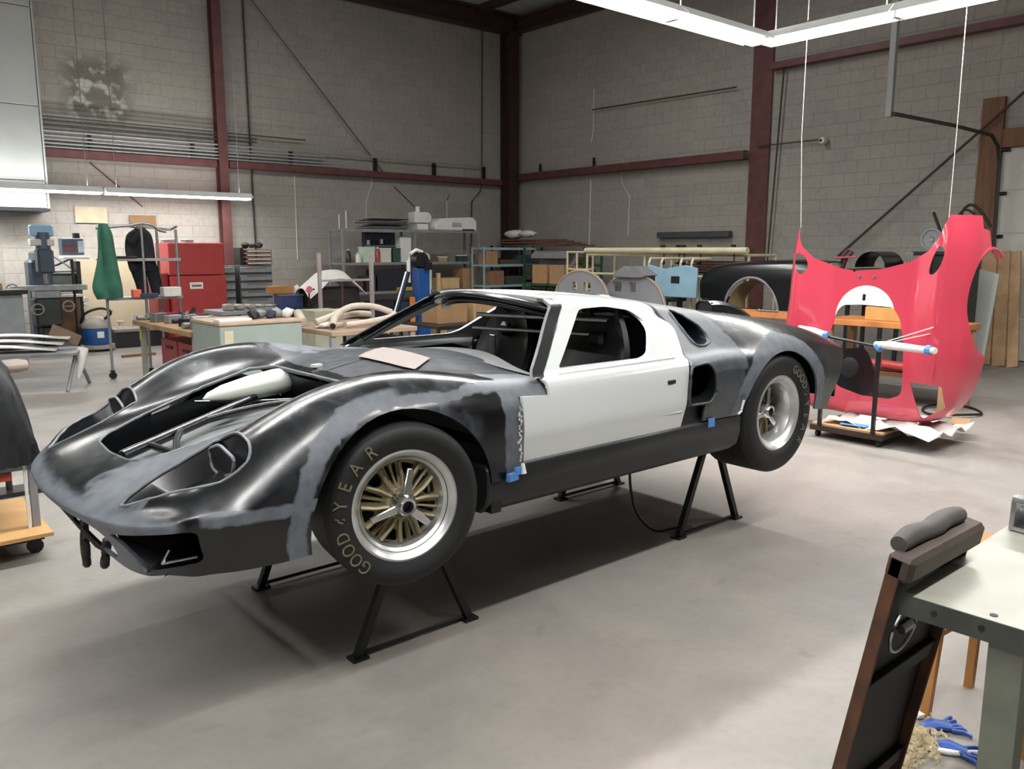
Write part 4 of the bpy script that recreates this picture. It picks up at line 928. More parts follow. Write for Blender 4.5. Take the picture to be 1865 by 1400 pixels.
# hydraulic press / old machine behind the shell
M_IRON = mat('dark machine iron', '#2b2b2a', .5, .4, .3, 9)
pr = empty('old_machine', (9.75, 1.25, 0), 0, 'dark old iron machine with flywheel and hoses behind the red shell', 'machine')
MB().b2((-.25, -.30, 0), (.25, .12, 1.55)).build('body', M_IRON, pr, bevel=.03)
MB().b2((-.2, .12, 0), (.2, .34, 1.50)).b2((-.26, -.1, 1.53), (.26, .38, 1.58)).build('bed', M_IRON, pr, bevel=.01)
fw = MB().lathe([(.0, -.02), (.03, -.03), (.035, -.01), (.11, -.01), (.115, -.03), (.14, -.03), (.14, .03), (0, .03)], (-.12, .18, 1.74), 24, 'X').build('flywheel', M_GREY(), pr, smooth=40)
MB().b2((-.15, -.24, 1.56), (.12, -.02, 1.80)).build('pump_block', M_IRON, pr, bevel=.02)
MB().tube([(-.05, -.15, 1.75), (-.05, -.15, 1.98)], .045, 10).tube([(-.05, -.05, 1.82), (-.05, -.02, 2.0)], .035, 8).box((-.05, -.14, 1.9), (.14, .2, .06)).build('valve_stack', M_BLK(), pr, bevel=.008)
MB().tube([(-.1, .0, 1.58), (-.1, .12, 1.9), (-.1, .20, 2.08)], .02, 6).build('lever', M_IRON, pr)
hs = spline(np.array([(-.08, -.14, 1.9), (-.08, -.15, 2.08), (-.08, -.24, 2.16), (-.08, -.36, 2.08), (-.08, -.50, 1.88)]), 5)
MB().tube(hs, .018, 8).build('hose', M_RUB(), pr, smooth=60); MB().tube(hs + np.array([0, .05, -.06]), .014, 8).build('hose', M_RUB(), pr, smooth=60)
# engine with exhaust and bits to the left of it
en = empty('bare_engine', (9.0, 1.85, 0), 0, 'dark engine cradle with black half-round cover behind the red shell', 'engine')
MB().lathe([(.19, -.25), (.20, -.25), (.20, .25), (.19, .25)], (0, -.05, 1.38), 20, 'X', 0, PI, closed_prof=True).build('half_round_cover', M_CARB, en, smooth=50)
MB().b2((-.3, -.3, .9), (.3, .25, 1.36)).b2((-.25, -.25, 0), (-.2, -.2, .9)).b2((.2, .2, 0), (.25, .25, .9)).b2((-.25, .2, 0), (-.2, .25, .9)).b2((.2, -.25, 0), (.25, -.2, .9)).build('cradle', M_IRON, en, bevel=.01)
MB().tube([(-.2, .35, 1.35), (-.2, .30, 1.5), (-.15, .25, 1.58)], .03, 8).tube([(-.1, .42, 1.4), (-.1, .40, 1.52), (-.05, .36, 1.6)], .03, 8).build('intake_pipes', mat('maroon pipe', '#4a2a28', .5, .2), en)
MB().tube([(-.28, .42, 1.50), (-.28, .12, 1.51)], .012, 6).build('red_rail', mat('pink tube', '#c0606a', .4), en)
MB().tube([(-.1, -.42, 1.36), (-.1, -.42, 1.56)], .014, 6).tube([(-.1, -.50, 1.36), (-.1, -.50, 1.56)], .014, 6).box((-.1, -.46, 1.56), (.03, .12, .03)).build('bracket', M_GALV(), en)
# hanging strings of the shell
wire('string', [(5.36, .845, HZ), (5.36, .84, 2.6), (5.38, .81, 1.80)], .0025, M_WIRE, 'white string holding the left horn of the red shell', 'string')
wire('string', [(5.5, -.42, HZ), (5.52, -.42, 2.6), (5.46, -.44, 1.84)], .0025, M_WIRE, 'white string holding the right horn of the red shell', 'string')
# workbench with timber behind the shell (seen through its opening)
wb = empty('timber_bench', (7.2, .65, 0), 0, 'wooden workbench with timbers, seen through the opening of the red shell', 'bench')
MB().b2((-.3, -.65, .80), (.35, .75, .86)).build('top_board', mat('orange ply', '#b5733f', .55, 0, .2, 5), wb, bevel=.004)
MB().b2((-.25, -.60, .30), (.30, .7, .34)).build('shelf_board', mat('dark ply', '#6e4528', .6, 0, .2, 5), wb)
for x in (-.25, .28):
    for y in (-.58, .68): MB().b2((x - .04, y - .04, 0), (x + .04, y + .04, .80)).build('leg', M_WOOD(), wb)
for k, (y, z, l, h, m_) in enumerate(((-.35, .93, .75, .14, mat('yellow pine', '#b98b4e', .6, 0, .12)), (-.3, 1.08, .5, .1, mat('yellow pine', '#b98b4e', .6, 0, .12)))):
    tag(MB().box((7.1, .95 + y, z), (.14, l, h)).build('timber_beam', m_, None, bevel=.006), ['thick pine beam lying on the timber bench behind the red shell', 'shorter pine beam resting on top of the thick pine beam'][k], 'timber', 'pine beams on the bench')
tag(MB().tube([(7.0, .45, .40), (7.0, .75, .41), (7.0, 1.0, .40)], .05, 8).build('red_bottle', M_RED(), None, smooth=50), 'red cylinder lying on the lower shelf of the timber bench', 'bottle')
o = MB().prism(roundpoly([(0, 0), (.42, 0), (.50, .30), (.46, .62), (.16, .66), (.02, .40)], .05, 3), 0, .03, 'yz').build('black_moulding', M_CARB, None, smooth=35); o.location = (6.2, .42, .0); o.rotation_euler = (0, math.radians(8), 0)
tag(o, 'black moulded panel with a round recess leaning behind the opening of the red shell', 'panel')
MB().lathe([(0, -.004), (.09, -.004), (.10, .0), (0, 0)], (0, .30, .45), 20, 'X').build('recess', M_BLK(), o, smooth=40)
cl = [(7.0 + .32*math.cos(a) + .02*math.cos(3*a), .0 + .26*math.sin(a), .02 + .012*math.sin(2*a)) for a in np.linspace(0, 4*PI, 40)]
tag(MB().tube(cl, .012, 6).build('hose_coil', M_RUB(), None, smooth=60), 'black hose coil lying on the floor behind the red shell', 'hose')
# ================================================================ black body moulding on the rack behind the car tail
bb = empty('black_body_moulding', (7.9, 3.15, 0), 0, 'long black body moulding with a wide wheel arch, lying on a trestle behind the car tail', 'car body')
g = []
for y, zt, zb in ((.55, 1.34, .96), (.45, 1.38, .90), (.25, 1.42, .84), (0, 1.44, .80), (-.45, 1.46, .80), (-.9, 1.47, .85), (-1.2, 1.45, .95)):
    g.append([(.45, y, zt - .02), (.25, y, zt), (.03, y, zt - .03), (-.06, y, zt - .12), (-.10, y, (zt + zb)/2), (-.08, y, zb)])
me = shell(spline(spline(np.array(g), 4, 0), 3, 1)[:, ::-1], .012)
me = boolean(me, [pris([(-.25 + .40*math.cos(a), .80 + .44*math.sin(a)) for a in np.linspace(-.3, PI + .3, 26)], -.5, .08, 'yz')])
link_mesh('panel', me, M_CARB, bb, 40)
MB().tube([(-.10, -.25 + .405*math.cos(a), .80 + .445*math.sin(a)) for a in np.linspace(-.1, PI + .1, 22)], .018, 8).build('arch_rim', M_PRIM, bb, smooth=60)
MB().lathe([(.39, 0), (.36, .34)], (-.04, -.25, .82), 24, 'X', PI*.0, PI).build('arch_liner', mat('tan fibreglass', '#8f7a58', .55, 0, .25, 5), bb, smooth=60)
MB().b2((-.1, .4, .0), (.0, .5, .95)).b2((-.1, -.9, .0), (.0, -.8, .9)).b2((.4, .4, .0), (.5, .5, .95)).b2((.4, -.9, .0), (.5, -.8, .9)).b2((-.15, -1, .76), (.5, .52, .80)).build('trestle', M_IRON, bb)
# orange bench in front of it
ob = empty('narrow_bench', (6.9, 2.15, 0), 0, 'narrow orange-topped bench just behind the car tail', 'bench')
MB().b2((-.2, -.75, .84), (.25, .70, .89)).build('top_board', mat('orange ply', '#b5733f'), ob)
for x in (-.15, .2):
    for y in (-.68, .62): MB().b2((x - .03, y - .03, 0), (x + .03, y + .03, .84)).build('leg', M_WOOD(), ob)
tag(MB().tube([(6.85, 1.9, .905), (6.85, 2.15, .905)], .012, 6).tube([(6.85, 2.15, .905), (6.9, 2.2, .905)], .02, 6).build('spanner', M_ALU(), None), 'bright spanner on the narrow orange bench', 'tool')
# ================================================================ storage racks
def rack(name, x, y, rz, L_, D_, zs_, H_, m_, label, cat='shelf', posts=2, r=.02, board=None, group=None, name_b='shelf'):
    e = empty(name, (x, y, 0), rz, label, cat, group)
    for i in range(posts):
        for s in (-1, 1):
            px = -L_/2 + L_*i/(posts - 1)
            MB().box((px, s*D_/2, H_/2), (r*2, r*2, H_)).build('post', m_, e)
    for z in zs_:
        MB().box((0, 0, z), (L_, D_, .03)).box((0, -D_/2, z - .005), (L_, .012, .05)).build(name_b, board or m_, e)
    return e
rack('grey_shelf_unit', 7.85, 11.0, 0, 3.25, .5, (.25, .78, 1.34, 1.98), 2.0, M_GREY(), 'long grey steel shelf unit by the left wall carrying the white case', posts=3, r=.02)
rack('pale_blue_rack', 9.5, 11.0, 0, 1.5, .45, (.3, .85, 1.28, 1.64), 1.67, mat('pale blue paint', '#8fb0ba', .45), 'pale blue tube rack right of the grey shelf unit', r=.014) if False else rack('pale_blue_rack', 9.95, 10.45, 0, 1.45, .4, (.3, .85, 1.28, 1.63), 1.66, mat('pale blue paint', '#8fb0ba', .45), 'pale blue tube rack right of the grey shelf unit', r=.014)
rack('green_shelf_rack', 10.55, 9.3, PI/2, 1.8, .5, (.25, .55, .80, 1.05, 1.30), 1.66, mat('green paint', '#2f5a41', .45), 'low green steel rack in front of the corner column', r=.02)
rack('tool_rack', 10.9, 11.3, 0, .9, .4, (.4, .9, 1.4), 1.7, M_BSTL(), 'black steel rack in the corner under the brown boards', r=.02)
# things on the racks
def carton(x, y, z, d, rz, m_, label, cat='box', name='carton', group=None, lid=None, bev=.006):
    e = empty(name, (x, y, z), rz, label, cat, group)
    MB().box((0, 0, d[2]/2), d).build('body', m_, e, bevel=bev)
    if lid == 'flaps':
        MB().box((0, -d[1]*.25, d[2] + .003), (d[0]*.98, d[1]*.48, .005)).build('flap', m_, e); MB().box((0, d[1]*.25, d[2] + .003), (d[0]*.98, d[1]*.48, .005)).build('flap', m_, e)
        MB().box((0, 0, d[2] + .007), (d[0]*.99, .04, .003)).build('tape', mat('packing tape', '#b79a6d', .3), e)
    elif lid: MB().box((0, 0, d[2] + .01), (d[0]*1.04, d[1]*1.04, .025)).build('lid', lid, e, bevel=.004)
    return e
sz = 1.355
e = empty('white_case', (8.9, 10.95, 2.0), 0, 'large white plastic case on top of the grey shelf unit', 'case')
MB().prism([(-.53, 0), (-.53, .10), (-.38, .24), (.43, .28), (.53, .20), (.53, 0)], -.2, .2).build('shell', M_WHITE(), e, bevel=.015)
MB().b2((-.12, -.215, .08), (.12, -.198, .16)).build('label_plate', mat('grey print', '#9fa0a0', .5), e); MB().b2((.15, -.215, .0), (.45, -.19, .03)).build('foot', M_BLK(), e)
e = empty('white_machine', (8.1, 10.95, 2.0), 0, 'white bench machine with round head on top of the grey shelf unit', 'machine')
MB().box((0, 0, .06), (.26, .28, .12)).build('base', M_WHITE(), e, bevel=.01); MB().b2((-.2, -.12, .14), (.14, .12, .36)).build('head', M_WHITE(), e, bevel=.04, seg=2)
MB().lathe([(0, -.1), (.11, -.1), (.12, 0), (.11, .1), (0, .1)], (.12, 0, .25), 20, 'Y').build('drum', M_WHITE(), e, smooth=50); MB().tube([(-.04, 0, .34), (-.04, 0, .47)], .05, 10).build('spout', M_WHITE(), e, smooth=40)
tag(MB().tube([(6.45, 11.0, 2.0), (6.45, 11.0, 2.34)], .012, 6).tube([(6.3, 11.0, 2.27), (6.3, 11.0, 2.0)], .01, 6).build('white_rod', M_WHITE(), None), 'thin white rods standing at the left end of the grey shelf top', 'rod')
for k in range(6):
    o = MB().box((0, 0, 0), (.95 - .06*(k % 3), .4, .016)).build('charcoal_sheet', mat('charcoal sheet', '#33363b', .4, 0, .2), None, bevel=.003)
    o.location = (7.2 + .05*((k*7) % 3), 10.95, 2.012 + k*.036); o.rotation_euler = (math.radians([0, 2, -2, 1, 3, -1][k]), 0, math.radians([2, -5, 4, 0, 6, -3][k]))
    tag(o, ['lowest', 'second', 'third', 'fourth', 'fifth', 'topmost'][k] + ' charcoal sheet in the pile on the grey shelf top', 'sheet', 'charcoal sheets piled on the shelf top')
def bottle(x, y, z, r, h, m_, capm, label, group='containers on the middle shelf'):
    e = empty('bottle', (x, y, z), 0, label, 'bottle', group)
    MB().lathe([(0, 0), (r, 0), (r, h*.68), (r*.8, h*.78), (r*.35, h*.86), (r*.35, h*.92)], n=14).build('body', m_, e, smooth=50)
    MB().lathe([(0, h), (r*.42, h), (r*.42, h*.9), (0, h*.9)], n=10).build('cap', capm, e, smooth=40); return e
M_PLW = mat('milky plastic', '#cfd0c4', .4, 0, .05)
bottle(6.42, 10.9, sz, .05, .26, mat('brown glass', '#3a2019', .2), M_PLW, 'dark brown bottle at the left end of the middle shelf')
bottle(6.60, 10.85, sz, .06, .2, M_PLW, M_PLW, 'milky jar left of the pale green carton on the middle shelf')
carton(6.85, 10.95, sz, (.26, .2, .28), 0, mat('pale green card', '#bfcfba', .6), 'pale green carton on the middle shelf, left part', lid=M_WHITE())
bottle(7.02, 10.82, sz, .05, .3, M_RED(), M_WHITE(), 'red spray can between pale cartons on the middle shelf')
carton(7.22, 10.95, sz, (.26, .2, .26), 0, M_PLW, 'milky rectangular canister right of the red can', name='canister', lid=M_PLW)
carton(7.47, 10.92, sz, (.17, .2, .26), 0, mat('dark green tin', '#3b4f49', .4), 'dark grey-green tin on the middle shelf', name='tin', cat='tin', lid=mat('dark green tin', '#3b4f49'))
carton(7.72, 10.98, sz, (.26, .2, .50), 0, M_WHITE(), 'tall white carton standing on the middle shelf', lid='flaps')
bottle(7.95, 10.9, sz, .07, .16, M_WHITE(), M_WHITE(), 'squat white tub right of the tall white carton')
o = MB().rock((8.15, 10.9, 1.45), .16, 5, 2, (1.1, .8, .62), .1).build('white_bag', M_CLOTH(), None, smooth=60); tag(o, 'crumpled white bag on the middle shelf right of the tall carton', 'bag')
e = carton(7.25, 11.15, sz + .29, (.7, .12, .3), 0, mat('navy bin', '#2b2f3f', .5), 'navy backing board with small parts above the middle shelf', name='parts_board', cat='board')
for k in range(6): MB().box((-.28 + k*.1, -.07, .10 + .02*(k % 2)), (.05, .04, .09)).build('part_holder', M_PLW if k % 3 == 0 else M_BLK(), e)
MB().box((0, -.08, .03), (.7, .08, .015)).build('ledge', M_GREY(), e)
lw = .795
for k, (x, w_, h_, c, l) in enumerate(((6.5, .3, .24, '#4d2f28', 'brown carton at the left end of the low shelf'), (6.85, .24, .3, '#2f3130', 'black crate on the low shelf'), (7.35, .85, .42, '#20232a', 'wide black bin on the low shelf under the white carton'), (8.1, .34, .44, '#c8cbc8', 'pale grey panel box on the low shelf'), (8.75, .45, .22, '#cdb183', 'tan carton on the low shelf near the blue hoist'), (9.25, .36, .42, '#a27e5b', 'tall brown carton at the right end of the low shelf'))):
    carton(x, 10.95, lw, (w_, .36, h_), 0, mat('carton tone %d' % k, c, .7), l, group='boxes on the low shelf', lid='flaps' if k in (0, 4, 5) else None)
o = MB().box((7.7, 10.72, .83), (.6, .2, .07)).build('yellow_sheet', mat('yellow plastic', '#b7a447', .5), None, bevel=.01); tag(o, 'yellow flat sheet on the low shelf edge', 'sheet')
for k, (x, w_, h_, c, l) in enumerate(((6.5, .5, .3, '#3a2a2c', 'maroon crate on the bottom shelf'), (7.1, .45, .32, '#2a2a3c', 'dark blue crate on the bottom shelf'), (7.7, .4, .3, '#2b4257', 'blue crate on the bottom shelf'), (8.3, .5, .3, '#3b3731', 'dark brown crate on the bottom shelf'), (8.9, .5, .34, '#7d6448', 'tan crate on the bottom shelf'))):
    carton(x, 10.95, .27, (w_, .38, h_), 0, mat('crate tone %d' % k, c, .7), l, group='crates on the bottom shelf', name='crate', cat='crate')
# boards, rag and rolled tube at the corner
for k in range(5):
    o = MB().box((0, 0, 0), (.5, 2.6 - .25*k, .03)).build('long_board', mat('weathered board', '#6a5243', .75, 0, .25, 4), None, bevel=.004)
    o.location = (10.85 + .03*(k % 2), 10.2 + .08*k, 1.69 + k*.0315); o.rotation_euler = (0, 0, math.radians([1, -2, 3, -1, 2][k]))
    tag(o, ['lowest', 'second', 'third', 'fourth', 'topmost'][k] + ' weathered brown board stacked on the racks in the corner', 'board', 'brown boards stacked in the corner')
for k, (y, r_) in enumerate(((11.0, .14), (10.55, .12))):
    o = MB().rock((10.7, y, 1.95), r_, 11 + k, 2, (1.2, 2.2, .7), .12).build('white_bundle', M_CLOTH(), None, smooth=60); tag(o, ['left white bundle lying on the brown boards', 'right white bundle lying on the brown boards'][k], 'bundle', 'bundles on the boards')
o = MB().lathe([(.13, -.5), (.14, -.5), (.14, .5), (.13, .5)], (0, 0, 0), 20, 'X', 0, PI*1.5, closed_prof=True).build('rolled_sheet', M_PRIM, None, smooth=50); o.location = (9.6, 8.55, 1.44); o.rotation_euler = (0, 0, PI/2); tag(o, 'short grey open duct lying on cartons beside the cream rack', 'duct')
for k, (x, y, z, d, c, l) in enumerate(((9.6, 8.75, .95, (.4, .4, .36), '#b08860', 'brown carton under the grey duct'), (9.6, 8.25, .95, (.4, .4, .36), '#a88766', 'tan carton beside the cream rack under the grey duct'), (9.45, 7.65, .95, (.3, .3, .3), '#b9824f', 'orange-brown carton behind the grey moulds'), (9.9, 8.5, .5, (.6, 1.2, .44), '#33513c', 'green crate of slats under the cartons'))):
    carton(x, y, z if k < 3 else .3, d, 0, mat('corner tone %d' % k, c, .7), l, lid='flaps' if k < 3 else None)
rack('carton_stand', 9.7, 8.3, PI/2, 1.8, .6, (.28, .93), .95, mat('green paint', '#2f5a41'), 'low green stand under cartons and duct')
rk = [(10.1, 10.45), (9.7, 10.45), (10.4, 10.45)]
for k, (x, y, z, d, c, l) in enumerate(((9.45, 10.4, 1.295, (.3, .3, .28), '#a37f5c', 'brown carton on the top shelf of the pale blue rack'), (9.95, 10.4, 1.295, (.5, .3, .1), '#54463a', 'dark flat tray on the top shelf of the pale blue rack'), (10.35, 10.4, 1.295, (.3, .3, .2), '#2f3d4a', 'slate box on the pale blue rack'), (9.6, 10.4, .865, (.34, .3, .3), '#8d6a4c', 'brown carton on the middle of the pale blue rack'), (10.1, 10.4, .865, (.5, .3, .18), '#3d4b42', 'green-grey bin on the middle of the pale blue rack'),
        (9.5, 10.4, .315, (.4, .3, .3), '#5a4a3a', 'brown bin low on the pale blue rack'), (10.15, 10.4, .315, (.45, .3, .3), '#777a7c', 'grey bin low on the pale blue rack'))):
    carton(x, y, z, d, 0, mat('blue rack tone %d' % k, c, .7), l)
rd = random.Random(5)
for k, z in enumerate((.27, .57, .82, 1.07, 1.32)):
    for j in range(3):
        y = 8.7 + j*.6; nm = ['lowest', 'second', 'third', 'fourth', 'top'][k]
        o = MB().box((10.55, y, z + .07), (.34, .44 - .06*((j + k) % 3), .13)).build('steel_offcut', mat(['oily steel', 'rusty steel', 'green steel'][(j + k) % 3], ['#3d3f3f', '#6a4434', '#3d5443'][(j + k) % 3], .5, .3, .2), None, bevel=.008)
        tag(o, '%s part on the %s shelf of the green rack, %s' % (['oily grey', 'rusty brown', 'dull green'][(j + k) % 3], nm, ['right end', 'middle', 'left end'][j]), 'part', 'parts on the green rack')
# cream tube rack on wheels with pipes
M_CRM = M_CREAM()
cr_ = empty('cream_pipe_rack', (9.2, 5.4, 0), 0, 'cream painted tube rack carrying long pipes in front of the thick column', 'rack')
for y in (1.5, .2, -.35, -1.75):
    MB().tube([(-.35, y, .0), (-.35, y, 1.52)], .022, 8).tube([(.35, y, .0), (.35, y, 1.52)], .022, 8).tube([(-.35, y, 1.52), (.35, y, 1.52)], .022, 8).build('upright', M_CRM, cr_, smooth=50)
for z in (1.52, 1.20, .62, .16):
    MB().tube([(-.35, 1.5, z), (-.35, -1.75, z)], .020, 8).tube([(.35, 1.5, z), (.35, -1.75, z)], .020, 8).build('rail', M_CRM, cr_, smooth=50)
for k in range(4):
    o = MB().tube([(8.86 + .11*k, 6.95, 1.59), (8.66 + .11*k, 3.55 + .12*k, 1.59)], .048, 10).build('cream_pipe', mat('cream pipe', '#c9bf98', .5) if k % 2 else M_CRM, None, smooth=50)
    tag(o, ['nearest', 'second', 'third', 'farthest'][k] + ' long pipe lying on top of the cream rack', 'pipe', 'pipes on the cream rack')
for k, y in enumerate((5.15, 4.85, 4.75, 4.45, 3.85)):
    e = empty('bar_clamp', (8.78, y, 1.36), 0, 'dark clamp hanging from the pipes of the cream rack, ' + ['first from the left', 'second from the left', 'middle of five', 'fourth from the left', 'last on the right'][k], 'clamp', 'clamps on the cream rack')
    MB().tube([(0, 0, .31), (0, 0, 0)], .010, 6).build('bar', M_IRON, e); MB().box((-.03, 0, .30), (.09, .03, .03)).build('jaw', M_IRON, e); MB().box((-.03, 0, .04), (.09, .03, .03)).build('jaw', M_IRON, e)
for k in range(5):
    o = MB().box((9.2, 4.3 + .1*(k % 2), 1.235 + k*.045), (.5, 1.5 - .12*k, .03)).build('brown_plank', mat('red brown plank', '#5b3a32', .6, 0, .2), None, bevel=.003); tag(o, ['lowest', 'second', 'third', 'fourth', 'topmost'][k] + ' red-brown plank on the upper tier of the cream rack', 'plank', 'planks on the cream rack')
# second cream cage in front
cc = empty('cream_cage', (8.52, 4.6, 0), 0, 'tall narrow cream tube cage in front of the pipe rack', 'cage')
for y in (.42, .18, -.18, -.38):
    MB().tube([(-.25, y, 0), (-.25, y, 1.40)], .02, 8).tube([(-.25, y, 1.40), (-.22, y, 1.47), (.2, y, 1.47)], .02, 8).build('upright', M_CRM, cc, smooth=50)
for z in (.35, .72, 1.2): MB().tube([(-.25, .42, z), (-.25, -.38, z)], .018, 8).build('rail', M_CRM, cc, smooth=50)
c3 = empty('tube_stand', (9.2, 7.45, 0), 0, 'small cream tube frame left of the pipe rack', 'frame')
for y in (.30, .05, -.35): MB().tube([(0, y, 0), (0, y, 1.58)], .022, 8).build('upright', M_CRM, c3, smooth=50)
for z in (1.56, 1.25, .9): MB().tube([(0, .30, z), (0, -.35, z)], .02, 8).build('rail', M_CRM, c3, smooth=50)
# pale blue folded sheet metal
o = MB().prism([(-.50, 0), (.5, 0), (.42, .16), (.50, .30), (.38, .46), (.1, .40), (-.3, .46), (-.5, .42)], 0, .04, 'yz').build('folded_blue_sheet', mat('light blue steel', '#8fb4c6', .45, 0, .1), None, bevel=.006); o.location = (8.0, 4.42, .925)
tag(o, 'light blue folded steel panel standing inside the cream cage', 'panel'); MB().b2((-.005, .25, .12), (0, .42, .30)).b2((-.005, -.2, .2), (0, -.05, .3)).build('opening', M_BLK(), o)
st_ = empty('low_trestle', (7.98, 4.42, 0), 0, 'dark trestle under the light blue panel', 'trestle')
MB().b2((-.25, -.16, .86), (.25, .6, .92)).build('top', M_IRON, st_)
for y in (-.1, .5): MB().b2((-.2, y - .03, 0), (-.14, y + .03, .86)).b2((.14, y - .03, 0), (.2, y + .03, .86)).build('leg', M_IRON, st_)
# grey fibreglass arch moulds
def mould(x, y, w_, h_, label, wins):
    e = empty('arch_mould', (x, y, .755), 0, label, 'mould', 'grey fibreglass arch moulds')
    n = 20; arch = [(w_/2*math.cos(a), h_*.0 + h_*math.sin(a)**.8 if math.sin(a) > 0 else 0) for a in np.linspace(0, PI, n)]
    me = pris(arch, -.02, .02, 'yz')
    cs = [pris(roundpoly([(c - a/2, zc - b_/2), (c + a/2, zc - b_/2), (c + a/2, zc + b_/2), (c - a/2, zc + b_/2)], .02, 2), -.1, .1, 'yz') for c, zc, a, b_ in wins]
    me = boolean(me, cs) if cs else me
    link_mesh('panel', me, mat('grey gelcoat', '#86868a', .4, 0, .06), e, 30)
    MB().tube([(-.02, p[0], p[1]) for p in arch], .014, 6).build('rim', mat('tan edge', '#a3917c', .6), e, smooth=60)
    return e
mould(6.75, 4.95, 1.1, .56, 'left grey arch mould with a dark slot, standing behind the car roof', [(.12, .34, .10, .12), (-.12, .34, .14, .12), (0, .14, .3, .04)])
mould(7.1, 4.30, 1.15, .52, 'right grey arch mould with two square windows behind the white door', [(.28, .34, .16, .14), (.0, .34, .12, .14), (-.0, .12, .3, .04)])
MB_ = MB().b2((6.6, 3.6, .0), (6.66, 3.66, .72)).b2((7.3, 3.6, 0), (7.36, 3.66, .72)).b2((6.6, 5.5, 0), (6.66, 5.56, .72)).b2((7.3, 5.5, 0), (7.36, 5.56, .72)).b2((6.55, 3.5, .71), (7.4, 5.7, .75))
tag(MB_.build('mould_table', M_GREY(), None), 'grey table carrying the arch moulds behind the car', 'table')
MB3 = MB().tube([(6.9, 5.62, .73), (6.9, 5.4, 1.1), (6.9, 5.2, 1.28), (6.9, 4.9, 1.33)], .018, 8); tag(MB3.build('bent_strip', mat('tan edge', '#a3917c'), None, smooth=60), 'tan bent rail arching over the left grey mould', 'rail')
o = MB().prism([(-.30, 0), (-.1, .12), (0, .04), (.1, .12), (.3, 0), (.2, -.03), (-.2, -.03)], 0, .25, 'yz').build('winged_casting', M_PRIM, None); o.location = (7.0, 4.3, 1.262); tag(o, 'grey winged bracket lying on top of the right arch mould', 'bracket')
tag(MB().b2((S0 - .16, 5.9, 1.84), (S0 - .04, 7.6, 1.95)).build('steel_channel', mat('charcoal channel', '#45474b', .5), None, bevel=.004), 'long charcoal channel fixed low on the right wall above the cream rack', 'beam')

for k, (x, y, z, d, c, nm, l) in enumerate(((8.35, 10.9, sz, (.16, .16, .14), '#54504a', 'small_tin', 'small dark tin on the middle shelf, left of the tan block'), (8.58, 10.9, sz, (.22, .2, .09), '#a28b6b', 'small_box', 'low tan box on the middle shelf behind the hoist'), (8.85, 10.95, sz, (.18, .18, .2), '#74706a', 'small_box', 'grey box on the middle shelf under the white case'), (9.1, 10.9, sz, (.2, .2, .12), '#31424a', 'small_tin', 'dark slate tin near the right end of the middle shelf'), (9.35, 10.9, sz, (.14, .2, .16), '#8c7a62', 'small_box', 'brown box at the right end of the middle shelf'))):
    carton(x, y, z, d, .05*k, mat('small item %d' % k, c, .6), l, 'box', nm, None, M_PLW if k % 2 else None)
# ================================================================ left side of the shop
M_MILL = mat('machine blue grey', '#4a5663', .45, .2, .2, 9)
ml = empty('milling_machine', (1.22, 11.1, 0), 0, 'blue-grey vertical milling machine at the left wall', 'machine')
MB().b2((-.32, -.3, 0), (.32, .45, .14)).build('base', M_MILL, ml, bevel=.02)
MB().b2((-.16, .05, .14), (.16, .4, 1.45)).build('column', M_MILL, ml, bevel=.04)
MB().b2((-.18, -.3, .45), (.18, .06, .88)).b2((-.10, -.2, .14), (.10, .0, .45)).build('knee', mat('dark machine green', '#2f3533', .5, .2), ml, bevel=.03)
MB().b2((-.45, -.32, .99), (.55, -.05, 1.07)).b2((-.16, -.3, .88), (.18, .0, .99)).build('table', M_GALV(), ml, bevel=.006)
MB().b2((-.1, -.34, 1.42), (.10, .35, 1.58)).build('ram', M_MILL, ml, bevel=.03)
hd = MB().b2((-.11, -.40, 1.25), (.11, -.14, 1.62)).build('head', mat('dark machine blue', '#39444f', .45, .2), ml, bevel=.03)
MB().tube([(0, -.27, 1.60), (0, -.27, 1.86)], .10, 16).build('motor', M_MILL, ml, smooth=40); MB().b2((-.18, -.36, 1.66), (.14, -.16, 1.76)).build('belt_cover', mat('pale plate', '#b5b2ac', .5), ml, bevel=.01)
MB().b2((-.17, -.33, 1.80), (.15, -.2, 1.97)).build('motor_hood', mat('sky blue paint', '#7ea2bd', .45), ml, bevel=.02)
MB().tube([(0, -.27, 1.25), (0, -.27, 1.10)], .03, 10).build('spindle', M_ALU(), ml, smooth=40)
for x, z in ((-.16, .72), (.26, .75), (-.47, 1.02)):
    MB().lathe([(.07, -.01), (.09, -.01), (.09, .01), (.07, .01)], (x, -.34, z), 16, 'Y', closed_prof=True).box((x, -.34, z), (.15, .012, .014)).tube([(x + .07, -.34, z), (x + .07, -.40, z)], .012, 6).build('handwheel', M_ALU(), ml, smooth=40)
MB().tube([(.12, -.3, 1.5), (.25, -.45, 1.38), (.30, -.5, 1.32)], .010, 6).build('quill_lever', M_ALU(), ml)
dr_ = empty('digital_readout', (1.68, 11.15, 1.46), math.radians(5), 'grey digital readout box on a tray beside the milling machine', 'instrument')
MB().b2((-.16, -.06, .06), (.16, .10, .32)).build('case', M_MILL, dr_, bevel=.01)
MB().b2((-.14, -.068, .19), (.06, -.06, .23)).b2((-.14, -.068, .11), (.06, -.06, .15)).build('display', mat('dim red display', '#6d2f38', .4), dr_)
MB().b2((.07, -.067, .10), (.15, -.06, .28)).build('keypad', mat('pale keypad', '#9fb6c2', .5), dr_); MB().b2((-.2, -.22, .0), (.18, .0, .04)).build('tray', M_WHITE(), dr_, bevel=.008); MB().b2((.04, -.03, .32), (.12, .05, .40)).build('top_box', M_BLK(), dr_)
MB().tube([(0, .1, .0), (-.15, .3, -.10), (-.4, .3, -.12)], .014, 6).tube([(.0, .05, .0), (.0, .05, -1.45)], .02, 6).build('arm', M_IRON, dr_)
